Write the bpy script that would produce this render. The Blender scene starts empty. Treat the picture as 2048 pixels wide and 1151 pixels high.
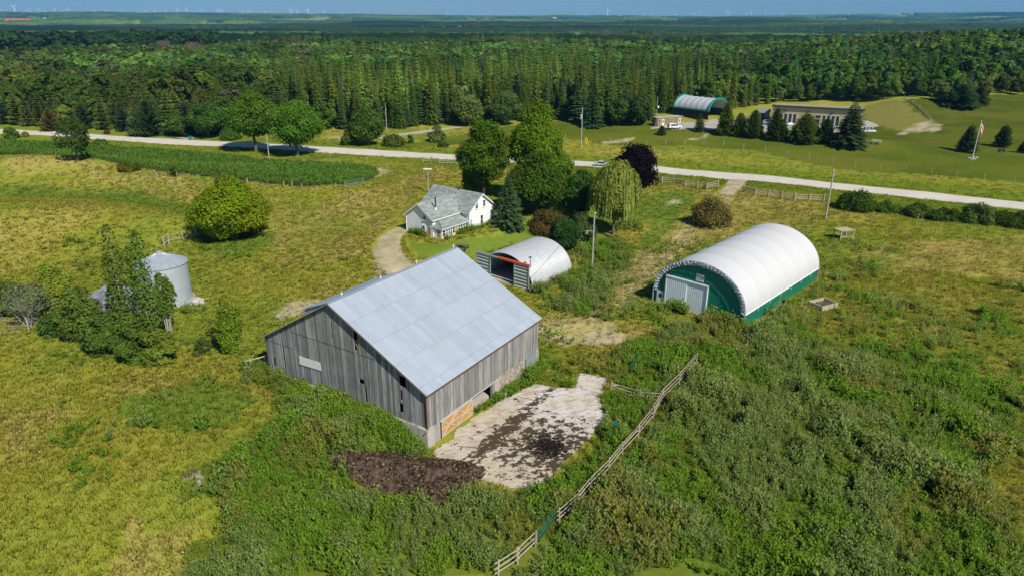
import bpy, math, random
import numpy as np
from mathutils import Matrix, Vector
rnd = random.Random(7)
RNG = np.random.default_rng(7)
sc = bpy.context.scene
R = math.radians
# ---------------------------------------------------------------- camera, sky, sun, exposure
F, CX, CY, H = 1400.0, 1024.0, 575.5, 38.0
PITCH = math.atan(542.5 / F); ROLL = R(0.25)
cp, sp, cr, sr = math.cos(PITCH), math.sin(PITCH), math.cos(ROLL), math.sin(ROLL)
FW = Vector((0, cp, -sp)); UP = Vector((0, sp, cp)); RT = Vector((1, 0, 0))
RT2 = RT * cr + UP * sr; UP2 = UP * cr - RT * sr
cam = bpy.data.cameras.new('camera'); camo = bpy.data.objects.new('camera', cam)
sc.collection.objects.link(camo); sc.camera = camo
m = Matrix((RT2, UP2, -FW)).transposed().to_4x4(); m.translation = Vector((0, 0, H)); camo.matrix_world = m
cam.sensor_width = 36.0; cam.lens = F / 2048.0 * 36.0; cam.clip_start = 1.0; cam.clip_end = 60000.0
SUN_EL = R(44); SUN_AZ = R(-54)                      # azimuth as a math angle in the ground plane
SD = Vector((math.cos(SUN_EL) * math.cos(SUN_AZ), math.cos(SUN_EL) * math.sin(SUN_AZ), math.sin(SUN_EL)))
w = bpy.data.worlds.new('World'); sc.world = w; w.use_nodes = True
nt = w.node_tree; nt.nodes.clear()
sky = nt.nodes.new('ShaderNodeTexSky'); sky.sky_type = 'NISHITA'; sky.sun_disc = False
sky.sun_elevation = SUN_EL; sky.sun_rotation = math.pi / 2 - SUN_AZ
sky.air_density = 1.0; sky.dust_density = 0.2; sky.ozone_density = 5.0; sky.altitude = 300
bg = nt.nodes.new('ShaderNodeBackground'); bg.inputs[1].default_value = 0.065
ow = nt.nodes.new('ShaderNodeOutputWorld')
tn = nt.nodes.new('ShaderNodeMix'); tn.data_type = 'RGBA'; tn.blend_type = 'MULTIPLY'; tn.inputs[0].default_value = 1.0; tn.inputs[7].default_value = (.60, .79, .96, 1)   # a deep clear-air blue
nt.links.new(sky.outputs[0], tn.inputs[6]); nt.links.new(tn.outputs[2], bg.inputs[0]); nt.links.new(bg.outputs[0], ow.inputs[0])
sl = bpy.data.lights.new('sun', 'SUN'); sl.energy = 4.2; sl.angle = R(0.5); sl.color = (1.0, 0.93, 0.80)
so = bpy.data.objects.new('sun', sl); sc.collection.objects.link(so)
so.rotation_euler = SD.to_track_quat('Z', 'Y').to_euler()
sc.view_settings.view_transform = 'Standard'; sc.view_settings.look = 'None'
sc.view_settings.exposure = 0.45; sc.view_settings.gamma = 1.0
cy = sc.cycles
cy.max_bounces = 5; cy.diffuse_bounces = 3; cy.glossy_bounces = 3; cy.transmission_bounces = 3; cy.volume_bounces = 0
cy.transparent_max_bounces = 8; cy.use_denoising = True; cy.sample_clamp_indirect = 6.0
# ---------------------------------------------------------------- noise and terrain
def _h(ix, iy, s):
    n = (ix.astype(np.int64) * 374761393 + iy.astype(np.int64) * 668265263 + s * 974634777) & 0xffffffff
    n = ((n ^ (n >> 13)) * 1274126177) & 0xffffffff
    return ((n ^ (n >> 16)) & 0xffffff) / float(0xffffff)
def vn(x, y, s=0):
    x = np.asarray(x, float); y = np.asarray(y, float)
    ix = np.floor(x); iy = np.floor(y); fx = x - ix; fy = y - iy
    fx = fx * fx * (3 - 2 * fx); fy = fy * fy * (3 - 2 * fy)
    ix = ix.astype(np.int64); iy = iy.astype(np.int64)
    return (_h(ix, iy, s) * (1 - fx) + _h(ix + 1, iy, s) * fx) * (1 - fy) + (_h(ix, iy + 1, s) * (1 - fx) + _h(ix + 1, iy + 1, s) * fx) * fy
def fbm(x, y, sc_, s=0, o=3):
    a = 0; t = 0; k = 1.0
    x = np.asarray(x, float) / sc_; y = np.asarray(y, float) / sc_
    for i in range(o):
        a = a + vn(x * 2 ** i + 17 * i, y * 2 ** i + 31 * i, s + i) * k; t += k; k *= .55
    return a / t
def ss(x, a, b):
    t = np.clip((x - a) / (b - a), 0, 1); return t * t * (3 - 2 * t)
BARN = (-7.811, 56.242, 1.007)
def to_local(fr, x, y):
    c, s = math.cos(fr[2]), math.sin(fr[2]); dx = x - fr[0]; dy = y - fr[1]
    return dx * c + dy * s, -dx * s + dy * c
def gauss(x, y, cx, cy_, sx, sy, rot=0.0):
    c, s = math.cos(rot), math.sin(rot); dx = x - cx; dy = y - cy_
    u = dx * c + dy * s; v = -dx * s + dy * c
    return np.exp(-(u / sx) ** 2 - (v / sy) ** 2)
def terrain(x, y):
    x = np.asarray(x, float); y = np.asarray(y, float)
    lx, ly = to_local(BARN, x, y)
    ins = ss(lx, -0.6, 0.4)
    far = np.clip(-lx, 0, 60) * .8
    sh = 14 * ss(lx, 22, 32); a = -0.5 * (1 - ins) + (12 + sh) * ins; b = (4 + far) * (1 - ins) + (20 + sh) * ins
    t = np.clip((ly - a) / (b - a), 0, 1); z = 1.75 * t * t * (3 - 2 * t)
    z = z * (1 - ss(y, 150, 200))
    z = z + 4.4 * gauss(x, y, -113.4, 169.7, 31, 12, -.21) + 1.2 * gauss(x, y, -70, 165, 30, 12, -.3)
    z = z + 3.4 * gauss(x, y, -96, 126, 42, 12, -.12) + 2.5 * gauss(x, y, 165, 302, 13, 12)
    z = z + 3.2 * gauss(x, y, 84, 240, 52, 13, -.58) - 2.2 * gauss(x, y, 98, 268, 55, 14, -.5)
    z = z + 19 * gauss(x, y, 350, 490, 165, 170) + 5.0 * gauss(x, y, 190, 330, 45, 45)
    z = z + (fbm(x, y, 22, 3) - .5) * .9 * ss(np.hypot(x, y), 30, 60) * (1 - np.minimum(1, 1.3 * gauss(x, y, 10, 80, 40, 42)))
    r = np.hypot(x, y)
    z = z - 12 * ss(r, 1070, 1450) * (1 - ss(r, 1800, 3500))
    z = z + 27 * ss(r, 2500, 9500) + (fbm(x, y * 1.6, 1300, 9) - .5) * 62 * ss(r, 1500, 3500) + (fbm(x, y, 5200, 29, 2) - .5) * 34 * ss(r, 6000, 9000)
    z = z + 60 * gauss(x, y, 6300, 7600, 2600, 2100) + 30 * gauss(x, y, -8200, 10400, 1500, 1500)
    return z
def P(px, py, lift=0.0):
    """a point of the ground that stands at this place of the layout survey"""
    X = px - CX; Y = py - CY; xx = X * cr + Y * sr; yy = -X * sr + Y * cr
    d = FW + RT * (xx / F) + UP * (-yy / F)
    t = np.exp(np.linspace(math.log(30), math.log(15000), 6000))
    gx, gy, gz = d.x * t, d.y * t, H + d.z * t
    hit = gz < terrain(gx, gy) + lift
    if not hit.any(): return P(px, py + 1, lift)
    k = int(np.argmax(hit))
    for _ in range(2):
        lo, hi = t[max(k - 1, 0)], t[k]; t = np.linspace(lo, hi, 60)
        gx, gy, gz = d.x * t, d.y * t, H + d.z * t; k = int(np.argmax(gz < terrain(gx, gy) + lift))
    x, y = float(gx[k]), float(gy[k]); return Vector((x, y, float(terrain(x, y))))
def pix(x, y, z):
    x = np.asarray(x, float); dz = z - H
    fw = y * cp - dz * sp; up = y * sp + dz * cp; X = F * x / fw; Y = -F * up / fw
    return CX + X * cr - Y * sr, CY + X * sr + Y * cr
def T(x, y): return float(terrain(x, y))
# ---------------------------------------------------------------- scene helpers
COL = sc.collection
def obj(name, me, parent=None):
    o = bpy.data.objects.new(name, me); COL.objects.link(o)
    if parent is not None: o.parent = parent
    return o
def tag(o, label=None, cat=None, group=None, kind=None):
    if label: o['label'] = label
    if cat: o['category'] = cat
    if group: o['group'] = group
    if kind: o['kind'] = kind
    return o
def thing(name, label, cat, loc=(0, 0, 0), rz=0.0, group=None):
    o = obj(name, None); o.location = loc; o.rotation_euler = (0, 0, rz); o.empty_display_size = .5
    return tag(o, label, cat, group)
def dup(root, loc, rz=0.0, s=1.0, label=None, group=None):
    def cpy(o, par):
        c = o.copy(); COL.objects.link(c)
        if par is not None: c.parent = par
        for ch in o.children: cpy(ch, c)
        return c
    kids = list(root.children); r = root.copy(); COL.objects.link(r)
    r.location = loc; r.rotation_euler = (0, 0, rz)
    r.scale = (s, s, s) if not isinstance(s, tuple) else s
    for ch in kids: cpy(ch, r)
    if label: r['label'] = label
    if group: r['group'] = group
    return r
_W = 'first second third fourth fifth sixth seventh eighth ninth tenth eleventh twelfth thirteenth fourteenth fifteenth sixteenth seventeenth eighteenth nineteenth'.split()
_TN = {2: 'twent', 3: 'thirt', 4: 'fort', 5: 'fift', 6: 'sixt', 7: 'sevent', 8: 'eight', 9: 'ninet'}
def ordn(n):
    if n < 20: return _W[n - 1]
    if n >= 100: return 'hundredth' if n == 100 else 'hundred and ' + ordn(n - 100)
    t, u = divmod(n, 10)
    return _TN[t] + ('ieth' if u == 0 else 'y-' + _W[u - 1])
class MB:
    def __init__(s): s.v = []; s.f = []; s.t = []
    def face(s, pts, tint=.5):
        b = len(s.v); s.v += [tuple(p) for p in pts]; s.f.append(tuple(range(b, b + len(pts)))); s.t.append(tint); return s
    def hexa(s, p, tint=.5):     # 8 points, bottom ring then top ring
        b = len(s.v); s.v += [tuple(q) for q in p]
        for f in ((0, 3, 2, 1), (4, 5, 6, 7), (0, 1, 5, 4), (1, 2, 6, 5), (2, 3, 7, 6), (3, 0, 4, 7)):
            s.f.append(tuple(b + i for i in f)); s.t.append(tint)
        return s
    def box(s, x0, x1, y0, y1, z0, z1, tint=.5):
        return s.hexa([(x0, y0, z0), (x1, y0, z0), (x1, y1, z0), (x0, y1, z0), (x0, y0, z1), (x1, y0, z1), (x1, y1, z1), (x0, y1, z1)], tint)
    def prism(s, poly, off, tint=.5):   # polygon (ccw seen against off) swept by off
        n = len(poly); b = len(s.v); off = Vector(off)
        s.v += [tuple(p) for p in poly] + [tuple(Vector(p) + off) for p in poly]
        s.f.append(tuple(b + i for i in reversed(range(n)))); s.t.append(tint)
        s.f.append(tuple(b + n + i for i in range(n))); s.t.append(tint)
        for i in range(n):
            j = (i + 1) % n; s.f.append((b + i, b + j, b + n + j, b + n + i)); s.t.append(tint)
        return s
    def beam(s, p, q, w, h=None, tint=.5, up=(0, 0, 1)):
        p, q = Vector(p), Vector(q); h = h or w; d = (q - p).normalized(); u = Vector(up)
        if abs(d.dot(u)) > .95: u = Vector((1, 0, 0))
        a = d.cross(u).normalized() * (w / 2); c = a.cross(d).normalized() * (h / 2)
        return s.hexa([p - a - c, p + a - c, p + a + c, p - a + c, q - a - c, q + a - c, q + a + c, q - a + c], tint)
    def tube(s, p, q, r0, r1=None, n=8, tint=.5, cap=True):
        p, q = Vector(p), Vector(q); r1 = r0 if r1 is None else r1; d = (q - p).normalized()
        u = Vector((0, 0, 1)) if abs(d.z) < .9 else Vector((1, 0, 0)); a = d.cross(u).normalized(); c = d.cross(a)
        b = len(s.v)
        for (o, r) in ((p, r0), (q, r1)):
            for i in range(n):
                t = 2 * math.pi * i / n; s.v.append(tuple(o + a * math.cos(t) * r + c * math.sin(t) * r))
        for i in range(n):
            j = (i + 1) % n; s.f.append((b + i, b + j, b + n + j, b + n + i)); s.t.append(tint)
        if cap:
            s.f.append(tuple(b + i for i in reversed(range(n)))); s.t.append(tint); s.f.append(tuple(b + n + i for i in range(n))); s.t.append(tint)
        return s
    def grid(s, rows, tint=.5, close=False):   # rows of points
        b = len(s.v); nr, nc = len(rows), len(rows[0])
        for r_ in rows: s.v += [tuple(p) for p in r_]
        for i in range(nr - 1):
            for j in range(nc if close else nc - 1):
                k = (j + 1) % nc; s.f.append((b + i * nc + j, b + i * nc + k, b + (i + 1) * nc + k, b + (i + 1) * nc + j)); s.t.append(tint)
        return s
    def build(s, name, mat, parent=None, smooth=False):
        me = bpy.data.meshes.new(name); me.from_pydata(s.v, [], s.f)
        at = me.attributes.new('tint', 'FLOAT', 'FACE'); at.data.foreach_set('value', s.t)
        me.materials.append(mat)
        if smooth: me.polygons.foreach_set('use_smooth', [True] * len(me.polygons))
        me.update(); return obj(name, me, parent)
def quads_mesh(name, V, alb, mat):
    """V (n,4,3) loose quads; alb (n,3) albedo of each"""
    n = len(V); me = bpy.data.meshes.new(name)
    me.vertices.add(4 * n); me.loops.add(4 * n); me.polygons.add(n)
    me.vertices.foreach_set('co', np.ascontiguousarray(V, dtype=np.float32).ravel())
    me.loops.foreach_set('vertex_index', np.arange(4 * n, dtype=np.int32))
    me.polygons.foreach_set('loop_start', np.arange(0, 4 * n, 4, dtype=np.int32))
    try: me.polygons.foreach_set('loop_total', np.full(n, 4, dtype=np.int32))
    except Exception: pass
    at = me.attributes.new('alb', 'FLOAT_VECTOR', 'FACE')
    at.data.foreach_set('vector', np.ascontiguousarray(alb, dtype=np.float32).ravel())
    me.materials.append(mat); me.update(calc_edges=True); return me
def grid_mesh(name, X, Y, Z, mat, alb=None, keep=None, smooth=True, wrap=False):
    nr, nc = X.shape; idx = np.arange(nr * nc).reshape(nr, nc)
    a = idx[:-1, :-1].ravel(); b = idx[:-1, 1:].ravel(); c = idx[1:, 1:].ravel(); d = idx[1:, :-1].ravel()
    f = np.stack([a, b, c, d], 1)
    if keep is not None: f = f[keep.ravel()]
    me = bpy.data.meshes.new(name); n = len(f)
    me.vertices.add(nr * nc); me.loops.add(4 * n); me.polygons.add(n)
    me.vertices.foreach_set('co', np.stack([X, Y, Z], -1).astype(np.float32).ravel())
    me.loops.foreach_set('vertex_index', f.astype(np.int32).ravel())
    me.polygons.foreach_set('loop_start', np.arange(0, 4 * n, 4, dtype=np.int32))
    if alb is not None:
        at = me.attributes.new('alb', 'FLOAT_VECTOR', 'POINT'); at.data.foreach_set('vector', alb.astype(np.float32).ravel())
    me.materials.append(mat)
    if smooth: me.polygons.foreach_set('use_smooth', np.ones(n, dtype=bool))
    me.update(calc_edges=True); return me
# ---------------------------------------------------------------- materials
class NT:
    def __init__(s, name):
        s.m = bpy.data.materials.new(name); s.m.use_nodes = True; s.t = s.m.node_tree; s.t.nodes.clear()
        s.out = s.n('ShaderNodeOutputMaterial')
    def n(s, ty, **k):
        q = s.t.nodes.new(ty)
        for a, b in k.items():
            if a.startswith('i_'):
                key = a[2:]; key = int(key) if key.isdigit() else key
                s.set(q.inputs[key], b)
            else: setattr(q, a, b)
        return q
    def set(s, inp, b):
        if isinstance(b, bpy.types.NodeSocket): s.t.links.new(b, inp)
        else: inp.default_value = b
    def noise(s, scale, vec=None, detail=4, rough=.55):
        q = s.n('ShaderNodeTexNoise'); q.inputs['Scale'].default_value = scale; q.inputs['Detail'].default_value = detail; q.inputs['Roughness'].default_value = rough
        if vec is not None: s.set(q.inputs['Vector'], vec)
        return q.outputs['Fac']
    def math(s, op, a, b=0.0, c=None, clamp=False):
        q = s.n('ShaderNodeMath', operation=op, use_clamp=clamp); s.set(q.inputs[0], a); s.set(q.inputs[1], b)
        if c is not None: s.set(q.inputs[2], c)
        return q.outputs[0]
    def mix(s, f, a, b, mode='MIX'):
        q = s.n('ShaderNodeMix', data_type='RGBA', blend_type=mode); s.set(q.inputs[0], f); s.set(q.inputs[6], a); s.set(q.inputs[7], b); return q.outputs[2]
    def rng(s, v, a, b, c, d):
        q = s.n('ShaderNodeMapRange'); s.set(q.inputs[0], v)
        for i, k in enumerate((a, b, c, d)): q.inputs[i + 1].default_value = k
        return q.outputs[0]
    def coord(s, kind='Object'): return s.n('ShaderNodeTexCoord').outputs[kind]
    def mapping(s, v, scale): return s.n('ShaderNodeMapping', i_Vector=v, i_Scale=scale).outputs[0]
    def pbr(s, color, rough=.8, metal=0.0, bump=None, bs=.3, bd=.02, spec=.3):
        q = s.n('ShaderNodeBsdfPrincipled'); s.set(q.inputs['Base Color'], color); s.set(q.inputs['Roughness'], rough); s.set(q.inputs['Metallic'], metal)
        q.inputs['Specular IOR Level'].default_value = spec
        if bump is not None:
            b = s.n('ShaderNodeBump'); b.inputs['Strength'].default_value = bs; b.inputs['Distance'].default_value = bd; s.set(b.inputs['Height'], bump); s.set(q.inputs['Normal'], b.outputs[0])
        s.t.links.new(q.outputs[0], s.out.inputs[0]); return s.m
def C(r, g, b): return (r, g, b, 1.0)
def plain(name, c, rough=.7, metal=0.0, var=.12, scale=3.0, spec=.3):
    s = NT(name); n = s.noise(scale, s.coord()); k = s.rng(n, .3, .7, 1 - var, 1 + var)
    col = s.mix(1.0, C(*c), s.n('ShaderNodeCombineColor', i_0=k, i_1=k, i_2=k).outputs[0], 'MULTIPLY')
    return s.pbr(col, rough, metal, spec=spec)
def foliage_mat(name, solo, tl=.36, up=0.0):
    s = NT(name); a = s.n('ShaderNodeAttribute', attribute_name='alb').outputs['Vector']
    if solo:
        r_ = s.n('ShaderNodeObjectInfo').outputs['Random']
        k = s.rng(r_, 0, 1, .78, 1.25); k2 = s.rng(s.math('FRACT', s.math('MULTIPLY', r_, 17.3)), 0, 1, .82, 1.18)
        a = s.mix(1.0, a, s.n('ShaderNodeCombineColor', i_0=s.math('MULTIPLY', k, k2), i_1=k, i_2=k).outputs[0], 'MULTIPLY')
    d = s.n('ShaderNodeBsdfDiffuse', i_Color=a)
    if up:
        g = s.n('ShaderNodeNewGeometry').outputs['Normal']; v1 = s.n('ShaderNodeVectorMath', operation='SCALE', i_0=g); v1.inputs['Scale'].default_value = 1 - up
        v2 = s.n('ShaderNodeVectorMath', operation='ADD', i_0=v1.outputs[0]); v2.inputs[1].default_value = (0, 0, up); v3 = s.n('ShaderNodeVectorMath', operation='NORMALIZE', i_0=v2.outputs[0]); s.set(d.inputs['Normal'], v3.outputs[0])
    tr = s.n('ShaderNodeBsdfTranslucent', i_Color=s.mix(1.0, a, C(1.25, 1.3, .55), 'MULTIPLY'))
    mx = s.n('ShaderNodeMixShader', i_0=tl); s.set(mx.inputs[1], d.outputs[0]); s.set(mx.inputs[2], tr.outputs[0])
    s.t.links.new(mx.outputs[0], s.out.inputs[0]); return s.m
M = {}
M['leaf'] = foliage_mat('foliage', True); M['mass'] = foliage_mat('foliage_mass', False); M['blade'] = foliage_mat('grass_blades', False, .20, .88); M['herb'] = foliage_mat('weed_leaves', False, .32, .66)
def ground_mat():
    s = NT('ground'); a = s.n('ShaderNodeAttribute', attribute_name='alb').outputs['Vector']; g = s.n('ShaderNodeNewGeometry').outputs['Position']
    n1 = s.noise(1.3, g, 6, .65); n2 = s.noise(6.0, g, 3, .7)
    k = s.math('MULTIPLY', s.rng(n1, .25, .75, .84, 1.16), s.rng(n2, .3, .7, .88, 1.12))
    c = s.mix(1.0, a, s.n('ShaderNodeCombineColor', i_0=k, i_1=k, i_2=k).outputs[0], 'MULTIPLY')
    return s.pbr(c, .95, bump=s.math('ADD', n1, n2), bs=.25, bd=.10, spec=.0)
M['ground'] = ground_mat()
def gravel_mat(name, c1, c2, tracks=False):
    s = NT(name); g = s.n('ShaderNodeNewGeometry').outputs['Position']
    n1 = s.noise(.35, g, 5, .6); n2 = s.noise(9.0, g, 4, .7)
    c = s.mix(s.rng(n1, .35, .65, 0, 1), C(*c1), C(*c2)); c = s.mix(s.rng(n2, .4, .75, 0, .35), c, C(c1[0] * .55, c1[1] * .55, c1[2] * .55))
    if tracks:
        uv = s.n('ShaderNodeSeparateXYZ', i_0=s.coord('UV')); v = uv.outputs[1]
        k = s.math('SINE', s.math('MULTIPLY', v, 25.1)); c = s.mix(s.rng(k, -1, 1, 0, .5), c, C(c1[0] * 1.28, c1[1] * 1.28, c1[2] * 1.28)); c = s.mix(s.rng(s.math('ABSOLUTE', s.math('SUBTRACT', v, .5)), .40, .49, 0, .7), c, C(.34, .33, .24))
    return s.pbr(c, .95, bump=n2, bs=.4, bd=.03, spec=.1)
M['gravel'] = gravel_mat('gravel_road', (.50, .46, .40), (.58, .55, .49), True)
M['track'] = gravel_mat('dirt_track', (.50, .42, .29), (.30, .27, .13))
M['patio'] = gravel_mat('pale_gravel', (.36, .34, .31), (.42, .40, .36))
def boards_mat(name, c1, c2, c3, w=.26, ax=1):
    s = NT(name); o = s.coord(); t = s.n('ShaderNodeAttribute', attribute_name='tint').outputs['Fac']
    st = s.noise(1.0, s.mapping(o, (9, 9, .7)), 6, .7); big = s.noise(.35, o, 3)
    c = s.mix(t, C(*c1), C(*c2)); c = s.mix(s.rng(st, .42, .72, 0, .75), c, C(*c3)); c = s.mix(s.rng(big, .4, .7, 0, .35), c, C(c1[0] * .6, c1[1] * .6, c1[2] * .6))
    kn = s.noise(2.2, s.mapping(o, (1, 1, 1)), 1); c = s.mix(s.rng(kn, .70, .76, 0, .6), c, C(.34, .33, .31))
    return s.pbr(c, .9, bump=st, bs=.5, bd=.02, spec=.15)
M['siding'] = boards_mat('weathered_boards', (.16, .163, .165), (.44, .44, .43), (.085, .083, .08))
M['siding_b'] = boards_mat('weathered_boards_paler', (.19, .185, .18), (.42, .405, .385), (.10, .094, .088))
M['rail'] = boards_mat('weathered_rails', (.36, .32, .24), (.52, .46, .36), (.17, .15, .11))
M['orange_wood'] = boards_mat('new_orange_boards', (.52, .27, .06), (.62, .34, .09), (.38, .19, .05))
M['brace'] = boards_mat('pale_brace_boards', (.50, .44, .36), (.56, .50, .42), (.34, .28, .2))
def metal_roof():
    s = NT('metal_roof'); uv = s.coord('UV'); sx = s.n('ShaderNodeSeparateXYZ', i_0=uv); u, v = sx.outputs[0], sx.outputs[1]
    rib = s.math('SINE', s.math('MULTIPLY', u, 2 * math.pi / .30))
    cell = s.n('ShaderNodeCombineXYZ', i_0=s.math('FLOOR', s.math('DIVIDE', u, .62)), i_1=s.math('FLOOR', s.math('DIVIDE', v, 3.12)))
    wn = s.n('ShaderNodeTexWhiteNoise', noise_dimensions='2D', i_Vector=cell.outputs[0]).outputs[0]
    st = s.noise(1.0, s.mapping(uv, (5, .35, 1)), 6, .7); bl = s.noise(.5, uv, 4)
    lap = s.math('LESS_THAN', s.math('FRACT', s.math('DIVIDE', s.math('ADD', v, .06), 3.12)), .02)
    c = s.mix(wn, C(.36, .42, .50), C(.43, .49, .57)); c = s.mix(s.rng(st, .4, .7, 0, .5), c, C(.52, .57, .63)); c = s.mix(s.rng(bl, .45, .7, 0, .4), c, C(.34, .39, .45)); rs = s.noise(1.0, s.mapping(uv, (2.2, .16, 1)), 5, .7); c = s.mix(s.rng(rs, .60, .74, 0, .35), c, C(.42, .38, .34))
    sp_ = s.noise(7.0, uv, 3); c = s.mix(s.rng(sp_, .68, .74, 0, .5), c, C(.3, .22, .17)); c = s.mix(s.math('MULTIPLY', lap, .45), c, C(.2, .22, .25))
    c = s.mix(s.rng(rib, -1, -.3, .16, 0), c, C(.22, .25, .3))
    return s.pbr(c, .55, .25, bump=rib, bs=.35, bd=.03, spec=.4)
M['roof_metal'] = metal_roof()
def ribbed(name, c, period, axis, rough=.45, metal=0.0, dark=.6):
    s = NT(name); sx = s.n('ShaderNodeSeparateXYZ', i_0=s.coord()); v = sx.outputs[axis]
    rib = s.math('FRACT', s.math('DIVIDE', v, period)); k = s.rng(rib, 0, .16, dark, 1); k.node.clamp = True
    n = s.rng(s.noise(1.2, s.coord()), .3, .7, .92, 1.08); k = s.math('MULTIPLY', k, n)
    col = s.mix(1.0, C(*c), s.n('ShaderNodeCombineColor', i_0=k, i_1=k, i_2=k).outputs[0], 'MULTIPLY')
    return s.pbr(col, rough, metal, bump=s.math('PINGPONG', rib, .5), bs=.5, bd=.05)
M['green_rib'] = ribbed('green_ribbed_metal', (.008, .20, .125), .30, 1)
M['green_side'] = plain('green_smooth_panel', (.006, .15, .095), .4, var=.06)
M['white_rib'] = ribbed('white_ribbed_metal', (.80, .84, .88), .30, 1, dark=.85)
M['white'] = plain('white_paint', (.74, .75, .76), .6, var=.05)
def clap():
    s = NT('white_clapboard'); z = s.n('ShaderNodeSeparateXYZ', i_0=s.coord()).outputs[2]
    f = s.math('FRACT', s.math('DIVIDE', z, .16)); k = s.rng(f, 0, .2, .80, 1); k.node.clamp = True
    st = s.rng(s.noise(1.0, s.mapping(s.coord(), (3, 3, .5)), 5), .3, .75, 1.02, .88); k = s.math('MULTIPLY', k, st)
    col = s.mix(1.0, C(.86, .87, .88), s.n('ShaderNodeCombineColor', i_0=k, i_1=k, i_2=k).outputs[0], 'MULTIPLY')
    return s.pbr(col, .6, bump=f, bs=.5, bd=.02)
M['clap'] = clap()
def shingle():
    s = NT('asphalt_shingles'); br = s.n('ShaderNodeTexBrick', i_Scale=1.0); s.set(br.inputs['Vector'], s.coord('UV'))
    br.inputs['Color1'].default_value = C(.20, .23, .22); br.inputs['Color2'].default_value = C(.38, .42, .40); br.inputs['Mortar'].default_value = C(.08, .095, .09)
    br.inputs['Brick Width'].default_value = .95; br.inputs['Row Height'].default_value = .30; br.inputs['Mortar Size'].default_value = .012; br.inputs['Bias'].default_value = .05
    n = s.noise(6, s.coord('UV'), 4, .7); c = s.mix(s.rng(n, .35, .7, 0, .6), br.outputs[0], C(.12, .15, .15))
    pt = s.noise(.8, s.coord('UV'), 3, .6); c = s.mix(s.rng(pt, .70, .73, 0, .7), c, C(.05, .055, .06))
    return s.pbr(c, .9, bump=br.outputs['Fac'], bs=.3, bd=.02, spec=.15)
M['shingle'] = shingle()
M['glass'] = plain('dark_window_glass', (.02, .028, .035), .08, 0, .3, 1.5, .6)
M['dark'] = plain('dark_interior', (.012, .012, .013), .9)
M['black'] = plain('black_plastic', (.02, .02, .022), .5)
M['galv'] = plain('galvanised_steel', (.42, .47, .52), .4, .35, .10, 1.2, .5)
def binmat():
    s = NT('grain_bin_steel'); o = s.coord(); sx = s.n('ShaderNodeSeparateXYZ', i_0=o); z = sx.outputs[2]
    ang = s.math('ARCTAN2', sx.outputs[1], sx.outputs[0]); row = s.math('FLOOR', s.math('DIVIDE', z, 1.12))
    cell = s.n('ShaderNodeCombineXYZ', i_0=s.math('FLOOR', s.math('ADD', s.math('MULTIPLY', ang, 1.6), s.math('MULTIPLY', row, .5))), i_1=row)
    wn = s.n('ShaderNodeTexWhiteNoise', noise_dimensions='2D', i_Vector=cell.outputs[0]).outputs[0]
    c = s.mix(wn, C(.40, .455, .50), C(.47, .52, .56)); rib = s.math('SINE', s.math('MULTIPLY', z, 62)); st = s.noise(1., s.mapping(o, (2, 2, .4)), 5)
    c = s.mix(s.rng(st, .45, .75, 0, .3), c, C(.35, .38, .41)); lap = s.math('LESS_THAN', s.math('FRACT', s.math('DIVIDE', z, 1.12)), .03)
    c = s.mix(s.math('MULTIPLY', lap, .35), c, C(.2, .23, .26))
    return s.pbr(c, .5, .2, bump=rib, bs=.3, bd=.02, spec=.4)
M['bin'] = binmat()
M['old_tin'] = plain('stained_tin', (.30, .31, .35), .45, .4, .5, .9)
M['quonset'] = plain('quonset_steel', (.50, .52, .54), .45, .15, .07, 1.0, .4)
def membrane():
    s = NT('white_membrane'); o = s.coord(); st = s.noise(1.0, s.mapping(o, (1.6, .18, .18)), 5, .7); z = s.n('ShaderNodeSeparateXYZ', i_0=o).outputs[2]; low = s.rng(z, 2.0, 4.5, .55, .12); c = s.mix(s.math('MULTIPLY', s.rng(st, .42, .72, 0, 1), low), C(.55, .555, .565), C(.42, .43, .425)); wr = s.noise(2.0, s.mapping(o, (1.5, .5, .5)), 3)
    return s.pbr(c, .5, bump=wr, bs=.25, bd=.08)
M['fabric'] = membrane()
M['fold'] = None
def fold():
    s = NT('folded_membrane'); n = s.noise(1.0, s.mapping(s.coord(), (1, 6, 6)), 4, .7); c = s.mix(s.rng(n, .38, .62, 0, 1), C(.26, .29, .34), C(.60, .63, .68))
    return s.pbr(c, .5, bump=n, bs=.6, bd=.08)
M['fold'] = fold()
M['orange'] = plain('orange_paint', (.70, .11, .03), .5, var=.06)
M['steel_green'] = plain('green_grey_steel', (.25, .34, .31), .5, .2, .1)
M['grey_pale'] = plain('grey_painted_steel', (.40, .45, .44), .5, .1, .1)
def stone():
    s = NT('fieldstone'); v = s.n('ShaderNodeTexVoronoi', i_Scale=2.6); s.set(v.inputs['Vector'], s.coord())
    hs = s.n('ShaderNodeSeparateColor', i_0=v.outputs['Color']).outputs[0]; c = s.mix(hs, C(.34, .29, .22), C(.52, .46, .38)); c = s.mix(s.rng(v.outputs['Distance'], .32, .5, 0, .7), c, C(.22, .19, .15))
    n = s.noise(1.5, s.coord(), 4); c = s.mix(s.rng(n, .5, .7, 0, .5), c, C(.44, .37, .33)); return s.pbr(c, .95, bump=v.outputs['Distance'], bs=.6, bd=.08, spec=.1)
M['stone'] = stone()
def concrete():
    s = NT('old_concrete'); n = s.noise(.9, s.coord(), 6, .65); c = s.mix(s.rng(n, .35, .7, 0, 1), C(.46, .44, .39), C(.33, .31, .27)); return s.pbr(c, .9, bump=n, bs=.3, bd=.03, spec=.15)
M['concrete'] = concrete()
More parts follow.
